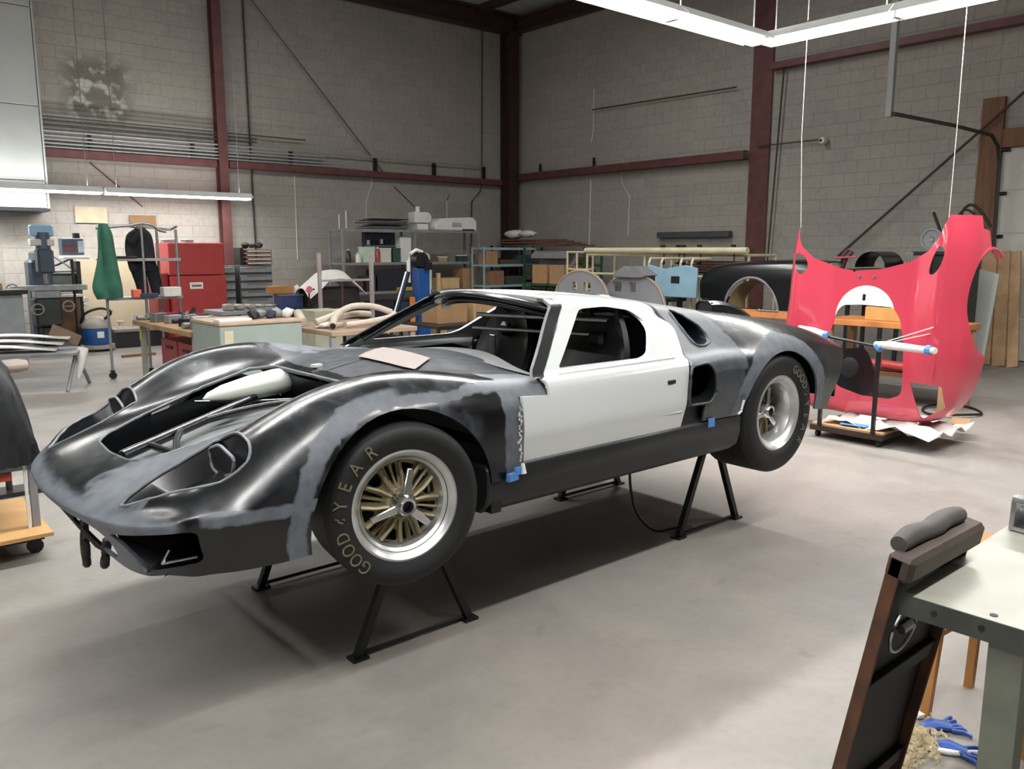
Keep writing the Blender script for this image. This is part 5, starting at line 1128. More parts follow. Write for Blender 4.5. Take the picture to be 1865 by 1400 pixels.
la = empty('small_lathe', (1.62, 11.6, 0), 0, 'grey machine cabinet with brown side next to the milling machine', 'machine')
MB().b2((-.22, -.25, 0), (.16, .3, .86)).build('cabinet', mat('brown side', '#6a4d33', .6, 0, .15), la, bevel=.01); MB().b2((-.25, -.28, .86), (.2, .3, .90)).build('tray', M_WHITE(), la)
MB().b2((-.22, -.1, .93), (.16, .25, 1.30)).build('headstock', mat('grey green machine', '#5c6360', .5), la, bevel=.03); MB().tube([(-.3, -.15, 1.22), (.2, -.15, 1.22)], .03, 8).build('arm', M_BLK(), la)
MB().b2((.16, -.2, .10), (.22, .2, 1.42)).build('side_post', M_IRON, la)
for z in (.55, .68, .8): MB().tube([(.25, -.25, z), (.25, -.19, z)], .045, 12).build('control_knob', M_PLW, la)
wk = empty('left_workbench', (.1, 10.0, 0), 0, 'dark-topped workbench with grey side at the left edge', 'bench')
MB().b2((-1.2, -.3, 1.0), (.66, .45, 1.06)).build('bench_top', M_IRON, wk, bevel=.005); MB().b2((-1.1, -.25, 0), (.60, .4, 1.0)).build('cabinet', mat('grey cabinet', '#83888a', .5), wk, bevel=.01)
carton(.42, 10.0, 1.06, (.14, .12, .09), .3, M_WOOD(), 'small wooden block at the right end of the left workbench', 'block', 'wooden_block'); carton(.15, 10.05, 1.06, (.2, .14, .07), 0, M_CARD(), 'flat brown carton on the left workbench')
tag(MB().b2((1.95, T0 - .07, 0), (3.3, T0 - .03, 1.45)).build('beige_board', mat('beige board', '#b3a58c', .6, 0, .05), None), 'large beige board standing against the left wall behind the garment rack', 'board')
tag(MB().b2((2.86, T0 - .05, 2.0), (3.3, T0 - .025, 2.2)).build('brown_card', mat('brown card', '#7a5f40', .8), None), 'brown card pinned on the left wall above the red tool chest', 'card')
tag(MB().b2((2.0, T0 - .04, 2.05), (2.5, T0 - .025, 2.32)).build('pale_notice', mat('pale notice', '#b3a78f', .8), None), 'pale square notice on the left wall above the garment rack', 'notice')
# shop vacuum
va = empty('shop_vacuum', (1.93, 11.1, 0), 0, 'blue and grey shop vacuum standing right of the brown machine cabinet', 'vacuum cleaner')
MB().lathe([(0, .10), (.20, .10), (.22, .14), (.22, .36), (.20, .38), (0, .38)], n=24).build('drum', M_BLUE(), va, smooth=40)
MB().lathe([(0, .37), (.22, .37), (.22, .42), (.16, .50), (.09, .54), (0, .55)], n=24).build('motor_lid', mat('warm grey plastic', '#9b968c', .5), va, smooth=40)
MB().lathe([(0, .04), (.25, .04), (.25, .10), (0, .11)], n=24).build('base', mat('warm grey plastic', '#9b968c'), va, smooth=40)
MB().b2((-.05, -.225, .22), (.05, -.215, .32)).build('label', M_WHITE(), va)
for a in range(4): MB().tube([(.2*math.cos(a*PI/2 + .7), .2*math.sin(a*PI/2 + .7) - .015, .025), (.2*math.cos(a*PI/2 + .7), .2*math.sin(a*PI/2 + .7) + .015, .025)], .025, 10).build('caster', M_BLK(), va, smooth=40)
MB().tube(spline(np.array([(.1, -.1, .5), (.2, -.15, .62), (.05, -.1, .68), (-.15, 0, .6), (-.2, .1, .45)]), 4), .022, 8).build('hose', M_BLK(), va, smooth=50)
lb = empty('low_platform', (2.55, 11.4, 0), 0, 'low dark platform with metal bits right of the shop vacuum', 'platform')
MB().b2((-.35, -.25, .26), (.5, .3, .32)).build('top', mat('stone top', '#8a8177', .7), lb, bevel=.01); MB().b2((-.3, -.2, 0), (.45, .25, .26)).build('base', M_BLK(), lb)
for k, (x, c, l) in enumerate(((2.35, '#c9c7c2', 'white spool on the low platform'), (2.58, '#b7b9bb', 'upright bright bracket on the low platform'), (2.78, '#3a3a3c', 'dark lump of metal on the low platform'))):
    o = (MB().lathe([(0, 0), (.06, 0), (.06, .02), (.03, .03), (.03, .09), (.06, .10), (.06, .12), (0, .12)], (x, 11.3, .32), 16) if k == 0 else MB().prism([(-.07, 0), (.07, 0), (.02, .22), (-.02, .22)], -.03, .03) if k == 1 else MB().rock((x, 11.3, .37), .07, 4))
    o = o.build('metal_scrap', mat('bit %d' % k, c, .45, .3), None, smooth=40); tag(o, l, 'part', 'bits on the low platform')
    if k == 1: o.location = (x, 11.3, .32)
for k, (x, y, l) in enumerate(((2.2, 9.9, 'short brown batten lying on the floor near the garment rack'),)): tag(MB().box((x, y, .02), (.5, .05, .04), .1).build('floor_batten', mat('brown batten', '#7d5a3b', .7), None), l, 'batten')
# garment rack
gr = empty('garment_rack', (1.68, 7.8, 0), 0, 'silver tube rack on casters hung with clothes', 'rack')
M_ST = M_GALV()
for x, y, l in ((-.42, -.05, 'a'), (.02, -.12, 'b'), (.48, .0, 'c'), (.35, .35, 'd')):
    z1 = {'a': 1.04, 'b': 1.93, 'c': 1.86, 'd': 1.9}[l]
    p = MB().tube([(x, y, .09), (x + (.03 if l == 'b' else 0) * 0, y, z1)], .017, 8).build('post', M_ST if l != 'a' else M_GREY(), gr, smooth=50)
    MB().tube([(x, y - .015, .045), (x, y + .015, .045)], .045, 12).box((x, y, .10), (.05, .05, .02)).build('caster', M_BLK(), p, smooth=40)
MB().tube([(-.5, -.1, 1.86), (-.1, -.12, 1.90), (.02, -.12, 1.93), (.16, -.12, 1.91), (.25, -.12, 1.84), (.32, -.12, 1.83)], .018, 8).build('top_tube', M_ST, gr, smooth=50)
MB().tube([(.02, .1, 1.90), (.45, .1, 1.86), (.5, .0, 1.90)], .014, 6).build('top_tube', M_ST, gr, smooth=50)
for z in (1.48, 1.0): MB().box((.03, .1, z), (.9, .45, .02)).box((.03, -.12, z), (.9, .02, .035)).build('wire_shelf', M_ST, gr)
def garment(name, pts, col, label, cat, thick=.03):
    rows_ = []
    for x0, x1, z, dy in pts:
        r_ = []
        for k in range(9):
            t_ = k / 8; r_.append((x0 + (x1 - x0)*t_, dy + .035*math.sin(t_*9 + z*3) - .03*math.sin(t_*PI), z))
        rows_.append(r_)
    me = shell(spline(spline(np.array(rows_), 3, 0), 2, 1), thick)
    return link_mesh(name, me, mat(name + ' cloth', col, .85, 0, .2, 6, bump=.2), None, 60)
o = garment('green_apron', [(1.20, 1.30, 1.90, 7.52), (1.17, 1.33, 1.78, 7.48), (1.16, 1.34, 1.6, 7.47), (1.12, 1.36, 1.35, 7.46), (1.08, 1.38, 1.15, 7.45), (1.13, 1.38, 1.02, 7.46)], '#2f6250', '', ''); o.location = (0, .15, 0); tag(o, 'green work coat hanging on the left end of the garment rack', 'coat')
o = garment('dark_overalls', [(1.66, 1.78, 1.86, 7.86), (1.56, 1.86, 1.78, 7.85), (1.53, 1.88, 1.6, 7.85), (1.55, 1.88, 1.42, 7.84), (1.58, 1.92, 1.34, 7.84)], '#17181f', '', ''); tag(o, 'dark navy overalls hanging in the middle of the garment rack', 'overalls')
for xa, xb in ((1.665, 1.73), (1.835, 1.90)): MB().tube(spline(np.array([(xa, 7.85, 1.38), ((xa + xb)/2 + .01, 7.85, 1.2), (xb, 7.86, 1.03)]), 3), [.085, .084, .082, .078, .075, .07, .062], 12, sy=.5, up=(0, 1, 0)).build('trouser_leg', mat('dark_overalls cloth', '#17181f'), o, smooth=60)
tag(MB().box((1.42, 7.75, 1.51), (.42, .2, .03)).build('folded_cloth', M_BLK(), None, bevel=.01), 'flat black folded cloth on the middle shelf of the garment rack', 'cloth')
for k, (x, d, c, l) in enumerate(((1.58, (.10, .1, .10), '#d0624a', 'small orange tub on the lower shelf of the garment rack'), (1.72, (.22, .15, .05), '#26304e', 'dark blue flat box on the lower shelf of the garment rack'), (2.0, (.22, .15, .12), '#c9c7c0', 'white box at the right end of the garment rack shelf'))):
    carton(x, 7.65, 1.012, d, 0, mat('rack item %d' % k, c, .6), l)
# red tool chest
rc = empty('red_tool_chest', (3.52, 11.0, 0), 0, 'tall red steel tool chest against the left wall beside the slim column', 'tool chest')
MB().b2((-.46, -.12, 1.18), (.47, .55, 1.72)).build('upper_box', M_RED(), rc, bevel=.012); MB().b2((-.44, -.14, .12), (.48, .55, 1.17)).build('lower_cabinet', M_RED(), rc, bevel=.012)
MB().b2((-.15, -.148, .95), (.07, -.14, 1.06)).build('name_plate', M_WHITE(), rc); MB().b2((-.12, -.15, .985), (.04, -.147, 1.02)).build('plate_lettering', mat('brown print', '#7d5a58', .6), rc)
MB().b2((-.64, .0, .5), (-.45, .5, 1.22)).build('side_locker', M_DKRED(), rc, bevel=.01)
for x in (-.4, .42):
    for y in (-.05, .45): MB().tube([(x, y - .02, .06), (x, y + .02, .06)], .06, 12).build('caster', M_BLK(), rc, smooth=40)
for k, x in enumerate((3.18, 3.5)): tag(MB().box((x, 11.2, 1.735), (.22 - .08*k, .16, .03)).tube([(x - .12, 11.2, 1.76), (x + .1, 11.2, 1.77)], .015, 6).build('loose_tool', M_GREY(), None), ['grey tool lying on the left of the red chest top', 'smaller grey tool lying on the red chest top'][k], 'tool')
# grey drawer cabinets
def drawers(x, y, w_, h_, n, z0, label):
    e = empty('drawer_cabinet', (x, y, 0), 0, label, 'cabinet', 'grey drawer cabinets')
    MB().b2((-w_/2, -.22, z0), (w_/2, .3, z0 + h_)).build('carcass', mat('dark carcass', '#4b4c4e', .5), e, bevel=.006)
    for k in range(n):
        q = h_ / n; d = MB().b2((-w_/2 + .015, -.25, z0 + k*q + .02), (w_/2 - .015, -.21, z0 + (k+1)*q - .025)).build('drawer', M_GREY(), e, bevel=.005)
        MB().b2((-w_*.3, -.262, z0 + (k+1)*q - .045), (w_*.3, -.25, z0 + (k+1)*q - .032)).build('pull', M_GALV(), d)
    return e
drawers(4.72, 11.5, .62, 1.3, 9, .02, 'wide grey drawer cabinet with red trays on top, right of the slim column'); drawers(4.18, 11.5, .3, 1.3, 9, .02, 'narrow grey drawer cabinet right beside the red tool chest')
M_RB = mat('maroon tray', '#5f332e', .5, .1)
for k in range(4):
    e = empty('parts_tray', (4.80, 11.45, 1.33 + k*.072), math.radians([0, 2, -1, 1][k]), ['lowest', 'second', 'third', 'topmost'][k] + ' maroon tray stacked on the wide drawer cabinet', 'tray', 'maroon trays on the drawer cabinet')
    MB().b2((-.24, -.18, 0), (.24, .18, .06)).build('tray_body', M_RB, e, bevel=.006); MB().b2((-.22, -.19, .02), (.22, -.18, .045)).build('tray_label', M_PLW, e)
for k in range(3): tag(MB().rock((4.6 + .13*k, 11.4, 1.67), .07, 30 + k, 1, (1, 1, .8), .35).build('metal_casting', M_IRON, None), ['left', 'middle', 'right'][k] + ' dark casting on top of the maroon trays', 'casting', 'castings on the trays')
tag(MB().b2((4.45, 11.3, 1.33), (4.52, 11.6, 1.64)).build('black_binder', M_BLK(), None, bevel=.005), 'upright black binder left of the maroon trays', 'binder')
# benches in the middle left
nb = empty('wood_top_bench', (1.78, 6.2, 0), 0, 'long wood-topped bench with pale steel legs behind the far fender', 'bench')
MB().b2((-.36, -.80, .70), (.36, 1.15, .76)).build('bench_top', M_WOOD(), nb, bevel=.006)
M_PG = mat('pale green steel', '#98a29b', .45, .1, .06)
for x in (-.27, .30):
    for y in (-.72, 1.05): MB().box((x, y, .35), (.06, .05, .70)).build('leg', mat('pale steel leg', '#a5a69c', .5, .1), nb)
MB().b2((-.26, -.7, .06), (.30, 1.0, .09)).build('lower_shelf', M_GREY(), nb)
tag(MB().box((.875, 4.50, .70), (.064, .054, .12)).build('yellow_sticker', mat('yellow sticker', '#c9c23a', .6), nb), None) if False else None
o = MB().b2((-.306, 1.02, .52), (-.30, 1.075, .66)).build('yellow_sticker', mat('yellow sticker', '#c9c23a', .6), nb)
rx = empty('red_drawer_box', (1.80, 6.3, .09), 0, 'red steel drawer box on the lower shelf of the wood-topped bench', 'tool box')
MB().b2((-.2, -.6, 0), (.2, .55, .48)).build('carcass', M_DKRED(), rx, bevel=.01)
for k in range(2):
    d = MB().b2((-.215, -.58 + .58*k, .04), (-.2, -.04 + .58*k, .48)).build('drawer', M_RED(), rx, bevel=.004); MB().b2((-.225, -.4 + .55*k, .38), (-.215, -.2 + .55*k, .41)).build('pull', M_BLK(), d)
rd = random.Random(9)
for k in range(22):
    x = 1.62 + rd.uniform(-.08, .34); y = 5.48 + k*.083; h = rd.uniform(.08, .15)
    m_ = [M_IRON, M_GALV(), M_BLK(), M_GREY(), M_DKRED()][k % 5]
    o = (MB().tube([(x - .1, y, .76 + h*.3), (x + .18, y + .05, .76 + h*.3)], h*.3, 8).tube([(x, y, .76 + h*.5), (x + .05, y, .76 + h*1.1)], h*.18, 6) if k % 3 == 0 else MB().box((x, y, .76 + h/2), (.18, .10, h), rd.uniform(0, 1)) if k % 3 == 1 else MB().rock((x, y, .76 + h*.45), h*.65, k, 1, (1.5, 1, .7)))
    o = o.build('metal_scrap', m_, None, smooth=30, bevel=.006 if k % 3 == 1 else 0); tag(o, '%s metal piece in the heap on the wood-topped bench, %s from the cabinet end' % (['dark iron', 'bright', 'black', 'grey', 'dark red'][k % 5], ['first', 'second', 'third', 'fourth', 'fifth'][k // 5] if k // 5 < 5 else 'last'), 'scrap metal', 'heap of metal on the wood-topped bench')
# pale green cabinet bench
gc = empty('green_cabinet', (1.88, 4.9, 0), 0, 'pale green steel cabinet bench behind the black fender', 'cabinet')
MB().b2((-.44, -.3, .03), (.42, .45, .87)).build('carcass', mat('pale green cabinet', '#97a29b', .45, .05, .04), gc, bevel=.008); MB().b2((-.45, -.32, .87), (.43, .46, .90)).build('worktop', mat('stained top', '#b09a84', .6, 0, .15, 8), gc, bevel=.004)
MB().b2((-.40, -.306, .55), (-.31, -.30, .82)).build('paper_label', mat('cream paper', '#c6bfa5', .8), gc)
tag(MB().box((1.62, 4.72, .915), (.34, .14, .028), .05).build('white_tray', M_WHITE(), None, bevel=.004), 'long white tray on the pale green cabinet', 'tray')
for k in range(5):
    o = MB().rock((1.90 + .09*k, 4.85 + .05*(k % 2), .945), .07, 50 + k, 1, (1.1, 1, .75), .35).build('cloth_lump', [M_BLK(), M_GREY(), mat('dark blue rag', '#2a3042', .8), M_GREY(), M_CLOTH()][k], None, smooth=60)
    tag(o, ['black lump at the left of the clutter on the green cabinet', 'grey lump in the clutter on the green cabinet', 'dark blue rag in the clutter on the green cabinet', 'grey rag right of the dark blue one on the green cabinet', 'white rag at the right end of the green cabinet'][k], 'rag', 'clutter on the green cabinet')
# bench behind it with boxes
b2 = empty('back_bench', (3.9, 9.3, 0), 0, 'grey bench with castings behind the green cabinet', 'bench')
MB().b2((-.75, -.3, .62), (.75, .4, .68)).build('bench_top', M_GREY(), b2, bevel=.005)
for x in (-.7, .7):
    for y in (-.25, .35): MB().b2((x - .03, y - .03, 0), (x + .03, y + .03, .62)).build('leg', M_GREY(), b2)
for k in range(5): tag(MB().box((3.35 + k*.17, 9.2, .68 + .05), (.13, .2, .1 - .015*k), .1*k).build('pale_casting', mat('pale casting', '#98918a', .6, .1, .15), None, bevel=.02), 'pale casting on the grey back bench, ' + ['first from the left', 'second from the left', 'middle one', 'fourth from the left', 'right one'][k], 'casting', 'pale castings on the back bench')
carton(4.3, 9.1, .68, (.36, .3, .2), 0, mat('navy box', '#2c3a63', .5), 'navy blue box on the right end of the back bench', lid=mat('slate lid', '#5a6270', .5))
carton(4.22, 9.25, .91, (.36, .22, .12), .1, mat('orange wood box', '#9a6a38', .6), 'orange-brown wooden box on top of the navy box', 'box', 'wooden_box'); bottle(4.5, 9.2, .91, .045, .14, M_PLW, M_PLW, 'small milky bottle beside the orange-brown box', None)
# upholstered chair body with cloth
oc = empty('covered_machine', (4.95, 8.95, 0), 0, 'dark box-shaped machine draped with a white cloth', 'machine')
MB().b2((-.42, -.25, .35), (.42, .3, 1.0)).build('body', mat('dark brown body', '#2a2424', .6), oc, bevel=.02)
for x in (-.38, .38):
    for y in (-.2, .25): MB().b2((x - .025, y - .025, 0), (x + .025, y + .025, .35)).build('leg', M_IRON, oc)
cl = [(-.52, .98), (-.30, 1.14), (-.15, 1.25), (.15, 1.26), (.32, 1.16), (.50, 1.0)]
g = [[(x, y, z - (.12 if abs(y) > .25 else 0) + .01*math.sin(x*20 + y*9)) for y in (-.33, -.27, -.1, .1, .27, .33)] for x, z in cl]
o = link_mesh('dust_cloth', shell(spline(spline(np.array(g), 4, 0), 3, 1)[:, ::-1], .008), M_CLOTH(), None, 60); o.location = (4.95, 8.93, 0); tag(o, 'white dust cloth draped over the dark box-shaped machine', 'cloth')
tag(MB().lathe([(0, -.01), (.05, -.01), (.055, .01), (0, .03)], (4.42, 8.6, .99), 16, 'Y').build('pink_disc', mat('pink plastic', '#cc6677', .5), None, smooth=40), 'round pink disc on a stalk left of the white dust cloth', 'disc')
tag(MB().tube([(4.42, 8.62, 0), (4.42, 8.62, .98)], .012, 6).build('disc_stand', M_IRON, None), 'thin dark stand under the pink disc', 'stand')
# wheeled upright frame
uf = empty('post_stand', (4.5, 7.6, 0), 0, 'pale pink-grey steel frame with two posts, before the white cloth', 'frame')
M_PK = mat('pink grey tube', '#a3989a', .5, .1)
MB().box((-.42, 0, .78), (.045, .045, 1.56)).build('post', M_PK, uf); MB().box((.44, 0, .76), (.05, .05, 1.52)).build('post', M_PK, uf); MB().box((0, 0, 1.16), (.86, .03, .03)).build('cross_bar', M_PK, uf); MB().box((-.03, .05, .9), (.025, .025, .5)).build('stay', mat('maroon tube', '#4f3033', .5), uf); MB().box((0, 0, .06), (.95, .05, .05)).build('foot_bar', M_PK, uf)
# cart with cream ducting
fc_ = empty('parts_cart', (2.98, 5.05, 0), 0, 'grey steel cart loaded with cream ducting, just behind the windscreen base', 'cart')
MB().b2((-.50, -.75, .72), (.55, .55, .77)).build('top_tray', mat('tray board', '#9c8671', .6, 0, .15), fc_, bevel=.006); MB().b2((-.48, -.7, .22), (.5, .5, .26)).build('lower_tray', M_GREY(), fc_)
for x in (-.47, .5):
    for y in (-.7, .5): MB().box((x, y, .38), (.05, .05, .70)).build('post', M_GREY(), fc_)
MB().b2((.0, -.7, .40), (.45, -.3, .66)).build('drawer_box', M_PG, fc_, bevel=.006)
M_CDU = mat('cream fibreglass', '#b9aea0', .55, 0, .12, 8)
dl = [([(-.45, -.3, .84), (-.2, -.25, .90), (.05, -.2, .98), (.3, -.25, .97), (.5, -.3, .90)], .035, 'cream duct arching over the cart load'), ([(-.2, -.5, .81), (.1, -.5, .83), (.35, -.48, .86), (.45, -.45, .90)], .032, 'straight cream duct along the near edge of the cart'),
      ([(-.38, -.55, .81), (-.25, -.35, .87), (-.1, -.2, .92), (.0, .1, .90)], .04, 'cream duct with dark mouth at the left of the cart'), ([(-.1, -.1, .85), (.2, .0, .88), (.45, .1, .86)], .035, 'cream duct at the back of the cart load'), ([(-.45, .0, .82), (-.40, .2, .90), (-.3, .35, .86)], .05, 'short pale elbow at the back left of the cart')]
for k, (p, r_, l) in enumerate(dl):
    o = MB().tube(spline(np.array(p), 4), r_, 10).build('cream_hose_duct', M_CDU, None, smooth=60); o.location = (2.98, 5.05, 0); tag(o, l, 'duct', 'cream ducts on the cart')
MB().tube([(-.385, -.56, .808), (-.38, -.55, .812)], .032, 10).build('duct_mouth', M_BLK(), o)
tag(MB().rock((2.7, 4.75, .80), .10, 77, 2, (1.6, 1, .35), .2).build('white_rag', M_CLOTH(), None, smooth=60), 'white rag at the left end of the grey cart', 'rag')
carton(3.62, 6.7, .0, (.4, .4, .82), 0, mat('dull pale box', '#a8a894', .6), 'tall dull pale bin behind the cream ducts', 'bin', 'bin')
# blue hoist
bh = empty('blue_hoist', (6.05, 8.05, 0), 0, 'blue shop hoist with black motor head behind the windscreen', 'hoist')
MB().b2((-.02, -.10, .0), (.20, .10, 1.30)).build('mast', M_BLUE(), bh, bevel=.008); MB().b2((-.3, -.3, 0), (.33, .3, .06)).build('base', M_BLUE(), bh)
MB().tube([(-.18, -.05, 1.08), (-.18, -.05, 1.42), (-.14, -.05, 1.54), (-.03, -.05, 1.60), (.09, -.05, 1.56)], .032, 8).build('white_hose', M_WHITE(), bh, smooth=50)
MB().lathe([(0, -.1), (.12, -.1), (.14, 0), (.12, .1), (0, .1)], (.06, 0, 1.44), 20, 'Y').box((.16, -.06, 1.34), (.14, .14, .12)).build('motor_head', M_BLK(), bh, smooth=40)
MB().tube([(-.7, -.12, .02), (-.2, -.05, 1.25)], .05, 6).build('brace', mat('dark blue brace', '#1c2a44', .4), bh); MB().tube([(-.74, -.14, .02), (-.24, -.07, 1.25)], .018, 6).build('brace_edge', M_ALU(), bh)
MB().b2((.21, -.05, .5), (.25, .05, 1.28)).build('white_rail', M_WHITE(), bh)
tag(MB().b2((5.72, 7.72, .0), (5.80, 7.76, .86)).build('orange_level', mat('orange plastic', '#cf7a2b', .5), None, bevel=.004), 'upright orange strip standing left of the blue hoist', 'board')
tag(MB().b2((6.45, 8.0, .0), (6.50, 8.05, 1.22)).b2((6.42, 7.98, 0), (6.60, 8.1, .72)).build('pine_post', mat('pine', '#b69a6a', .6), None), 'pine post standing right of the blue hoist', 'post')
# items seen through the windscreen
for k, (x, y, z, d, c, l) in enumerate(((5.2, 6.1, .60, (.5, .4, .3), '#a07e5a', 'brown carton on the low stand seen through the windscreen'), (5.75, 6.1, .60, (.42, .4, .26), '#b3946a', 'lighter carton right of the brown one seen through the windscreen'), (5.1, 5.7, .12, (.5, .3, .25), '#6d5a42', 'dark brown carton low on the stand seen through the windscreen'))):
    carton(x, y, z, d, .1*k, mat('through tone %d' % k, c, .7), l, lid='flaps')
rack('low_stand', 5.45, 6.0, 0, 1.5, .9, (.1, .585), .6, M_IRON, 'low dark stand with cartons seen through the windscreen')
o = MB().prism([(0, 0), (.9, .45), (1.0, .40), (.5, .0)], 0, .03).build('cream_sheet', mat('cream laminate', '#c9bfa4', .5), None); o.location = (4.3, 4.5, .42); tag(o, 'slanted cream panel leaning beyond the far door', 'panel')
o2 = MB().b2((4.3, 4.35, 0), (4.36, 4.41, .42)).b2((4.95, 4.35, 0), (5.01, 4.41, .42)).b2((4.3, 4.3, .40), (5.1, 4.7, .43)).build('low_table', M_IRON, None); tag(o2, 'low dark table beyond the far door', 'table')
# ================================================================ grey table with white shapes, far left middle distance
gt = empty('left_trestle', (.3, 7.5, 0), math.radians(-20), 'grey trestle with white mouldings at the left edge behind the black bag', 'trestle')
MB().b2((-1.0, -.35, .42), (.55, .35, .45)).build('top_board', M_PRIM, gt, bevel=.004)
for x in (-.9, .42): MB().tube([(x, -.3, .0), (x + .08, 0, .42)], .02, 6).tube([(x + .16, .3, .0), (x + .08, 0, .42)], .02, 6).build('leg', M_GREY(), gt)
for k in range(3):
    gq = [[(-.8 + .05*k + i*.16, -.25 + .15*k + j*.07, .54 + .05*k + .06*math.sin(i*.5)*math.sin((j + 1)*.7)) for j in range(5)] for i in range(8)]
    o = link_mesh('white_moulding', shell(spline(np.array(gq), 3, 0), .01), mat('white gel moulding', '#c3c1bd', .4, 0, .05), None, 50); o.location = (.3, 7.5, -.06); o.rotation_euler = (0, 0, math.radians(-20)); tag(o, ['front', 'middle', 'back'][k] + ' white curved moulding lying on the left trestle', 'moulding', 'white mouldings on the left trestle')
o = MB().tube([(.83, 7.3, .46), (.80, 7.25, .30), (.74, 7.2, .12)], [.07, .05, .02], 8).build('hanging_bag', M_CLOTH(), None, smooth=50); tag(o, 'crumpled clear plastic bag hanging off the end of the left trestle', 'bag')
o = MB().prism([(0, 0), (.30, -.14), (.36, -.02), (.06, .14)], 0, .02, 'xz').build('brown_flap', mat('brown flap', '#6f5a4b', .7), None); o.location = (.55, 7.6, .60); tag(o, 'brown flap standing up at the end of the left trestle', 'flap')
# ================================================================ bag cart at the left edge
bc = empty('bag_cart', (-1.14, 1.85, 0), math.radians(0), 'steel cart with plywood deck at the left edge, nose of the car beside it', 'cart')
MB().b2((-.6, -.45, .13), (.42, .35, .15)).build('plywood_deck', mat('light ply', '#bd935e', .6, 0, .12), bc)
fr = MB()
for y in (-.30, .30): fr.b2((-.6, y - .02, .08), (.40, y + .02, .125))
fr.b2((.36, -.3, .08), (.40, .3, .125)).build('frame', M_IRON, bc)
for x, y in ((.36, -.27), (.36, .27), (-.4, -.27)): MB().tube([(x, y - .015, .04), (x, y + .015, .04)], .04, 12).box((x, y, .075), (.05, .05, .015)).build('caster', M_BLK(), bc, smooth=40)
MB().box((.375, -.28, .34), (.035, .035, .46)).build('post', M_GREY(), bc); MB().box((.34, -.30, .32), (.015, .015, .42)).build('post', M_WHITE(), bc)
MB().b2((-.6, -.30, .465), (.36, .30, .49)).build('upper_shelf', M_GALV(), bc)
g = []
for x, w_, zt in ((-.6, .34, 1.22), (-.1, .34, 1.17), (.13, .34, 1.12), (.22, .33, 1.07), (.29, .32, .98), (.34, .31, .78), (.37, .30, .52)):
    g.append([(x, -w_, .50), (x + .01, -w_*1.03, .50 + (zt - .50)*.5), (x, -w_*.85, zt - .05), (x, -w_*.4, zt), (x, w_*.4, zt), (x, w_*.85, zt - .05), (x + .01, w_*1.03, .50 + (zt - .50)*.5), (x, w_, .50)])
bg = tag(empty('black_bag', (-1.10, 1.82, 0)), 'large black cover bag with a red strap on the cart at the left edge', 'bag')
gg = spline(spline(np.array(g), 4, 0), 4, 1); rd = np.random.RandomState(2); gg = gg + (rd.rand(*gg.shape) - .5)*.012
link_mesh('cover', shell(gg[:, ::-1], .02), mat('black nylon', '#1d1f22', .5, 0, .3, 7, bump=.4), bg, 60)
MB().tube([(-.3, -.345, 1.02), (-.05, -.35, 1.06), (.05, -.33, 1.10)], .03, 6, sy=.4).build('strap', mat('coral strap', '#d8505c', .5), bg)
for x, z in ((.20, .86), (.10, .90)): MB().lathe([(0, -.01), (.015, -.01), (.015, .01), (0, .01)], (x, -.325, z), 10, 'Y').build('eyelet', M_GALV(), bg, smooth=40)
MB().tube([(.16, -.1, 1.02), (.28, -.1, .80), (.36, -.1, .60)], .02, 6).build('piping', M_BLK(), bg, smooth=50)
for k in range(2):
    o = MB().lathe([(.04, -.22), (.07, -.22), (.08, 0), (.07, .22), (.04, .22)], (0, 0, 0), 18, 'X').build('black_roll', mat('black fabric roll', '#232326', .8), None, smooth=50); o.location = (-1.16, 1.62 + .02*k, .25 + .10*k); o.rotation_euler = (0, 0, .05 - .1*k); tag(o, ['lower black roll on the plywood deck of the cart', 'upper black roll lying on the lower one on the cart'][k], 'roll', 'black rolls on the cart')
tag(MB().b2((-1.0, 1.545, .42), (-.86, 1.565, .463)).build('red_tag', mat('red tag', '#a8402f', .6), None), 'small red tag hanging under the cart shelf', 'tag')
# brown nose cone behind the bag
o = MB().lathe([(0, -.28), (.05, -.26), (.10, -.1), (.11, .1), (.08, .2), (.0, .22)], (0, 0, 0), 18, 'X').build('pale_nose_cone', mat('pale brown laminate', '#8c7f74', .5), None, smooth=50); o.location = (-.62, 2.9, .85); o.scale = (.55, .6, .42); tag(o, 'pale brown rounded shell on a stand behind the black bag', 'shell')
tag(MB().tube([(-.68, 2.9, 0), (-.68, 2.9, .80)], .02, 8).b2((-.85, 2.8, 0), (-.5, 3.0, .03)).build('shell_stand', M_IRON, None), 'dark stand under the pale brown rounded shell', 'stand')
# ================================================================ right foreground
ft = empty('steel_table', (.127, -2.56, 0), math.radians(1.5), 'grey-green steel work table in the right foreground', 'table')
MT = mat('worn zinc top', '#a9a99e', .38, .35, .12, 7, bump=.05)
MB().b2((0, -1.3, .875), (1.5, 0, .88)).build('table_top', MT, ft, bevel=.001); ME = mat('green grey edge', '#474b46', .45, .4, .25, 14)
MB().b2((-.004, -1.3, .835), (0, .0, .881)).build('edge_apron', ME, ft); MB().b2((0, -.004, .835), (1.5, .002, .877)).build('edge_apron', ME, ft)
for y in (-.07, -.16, -.26, -.40): MB().lathe([(0, -.003), (.006, -.003), (.006, 0), (0, 0)], (-.004, y, .86), 8, 'X').build('rivet', M_BLK(), ft)
MB().lathe([(0, .0), (.008, .0), (.008, .0015), (0, .0015)], (.03, -.17, .880), 8).build('top_hole', M_BLK(), ft)
M_LG = mat('grey green leg', '#71756a', .45, .2, .12, 16); 
for x, y in ((.03, -.165), (1.4, -.1), (.03, -1.2), (1.4, -1.2)):
    MB().b2((x, y - .06, 0), (x + .006, y, .875)).b2((x, y - .064, 0), (x + .055, y - .058, .875)).build('leg', M_LG, ft, bevel=.001)
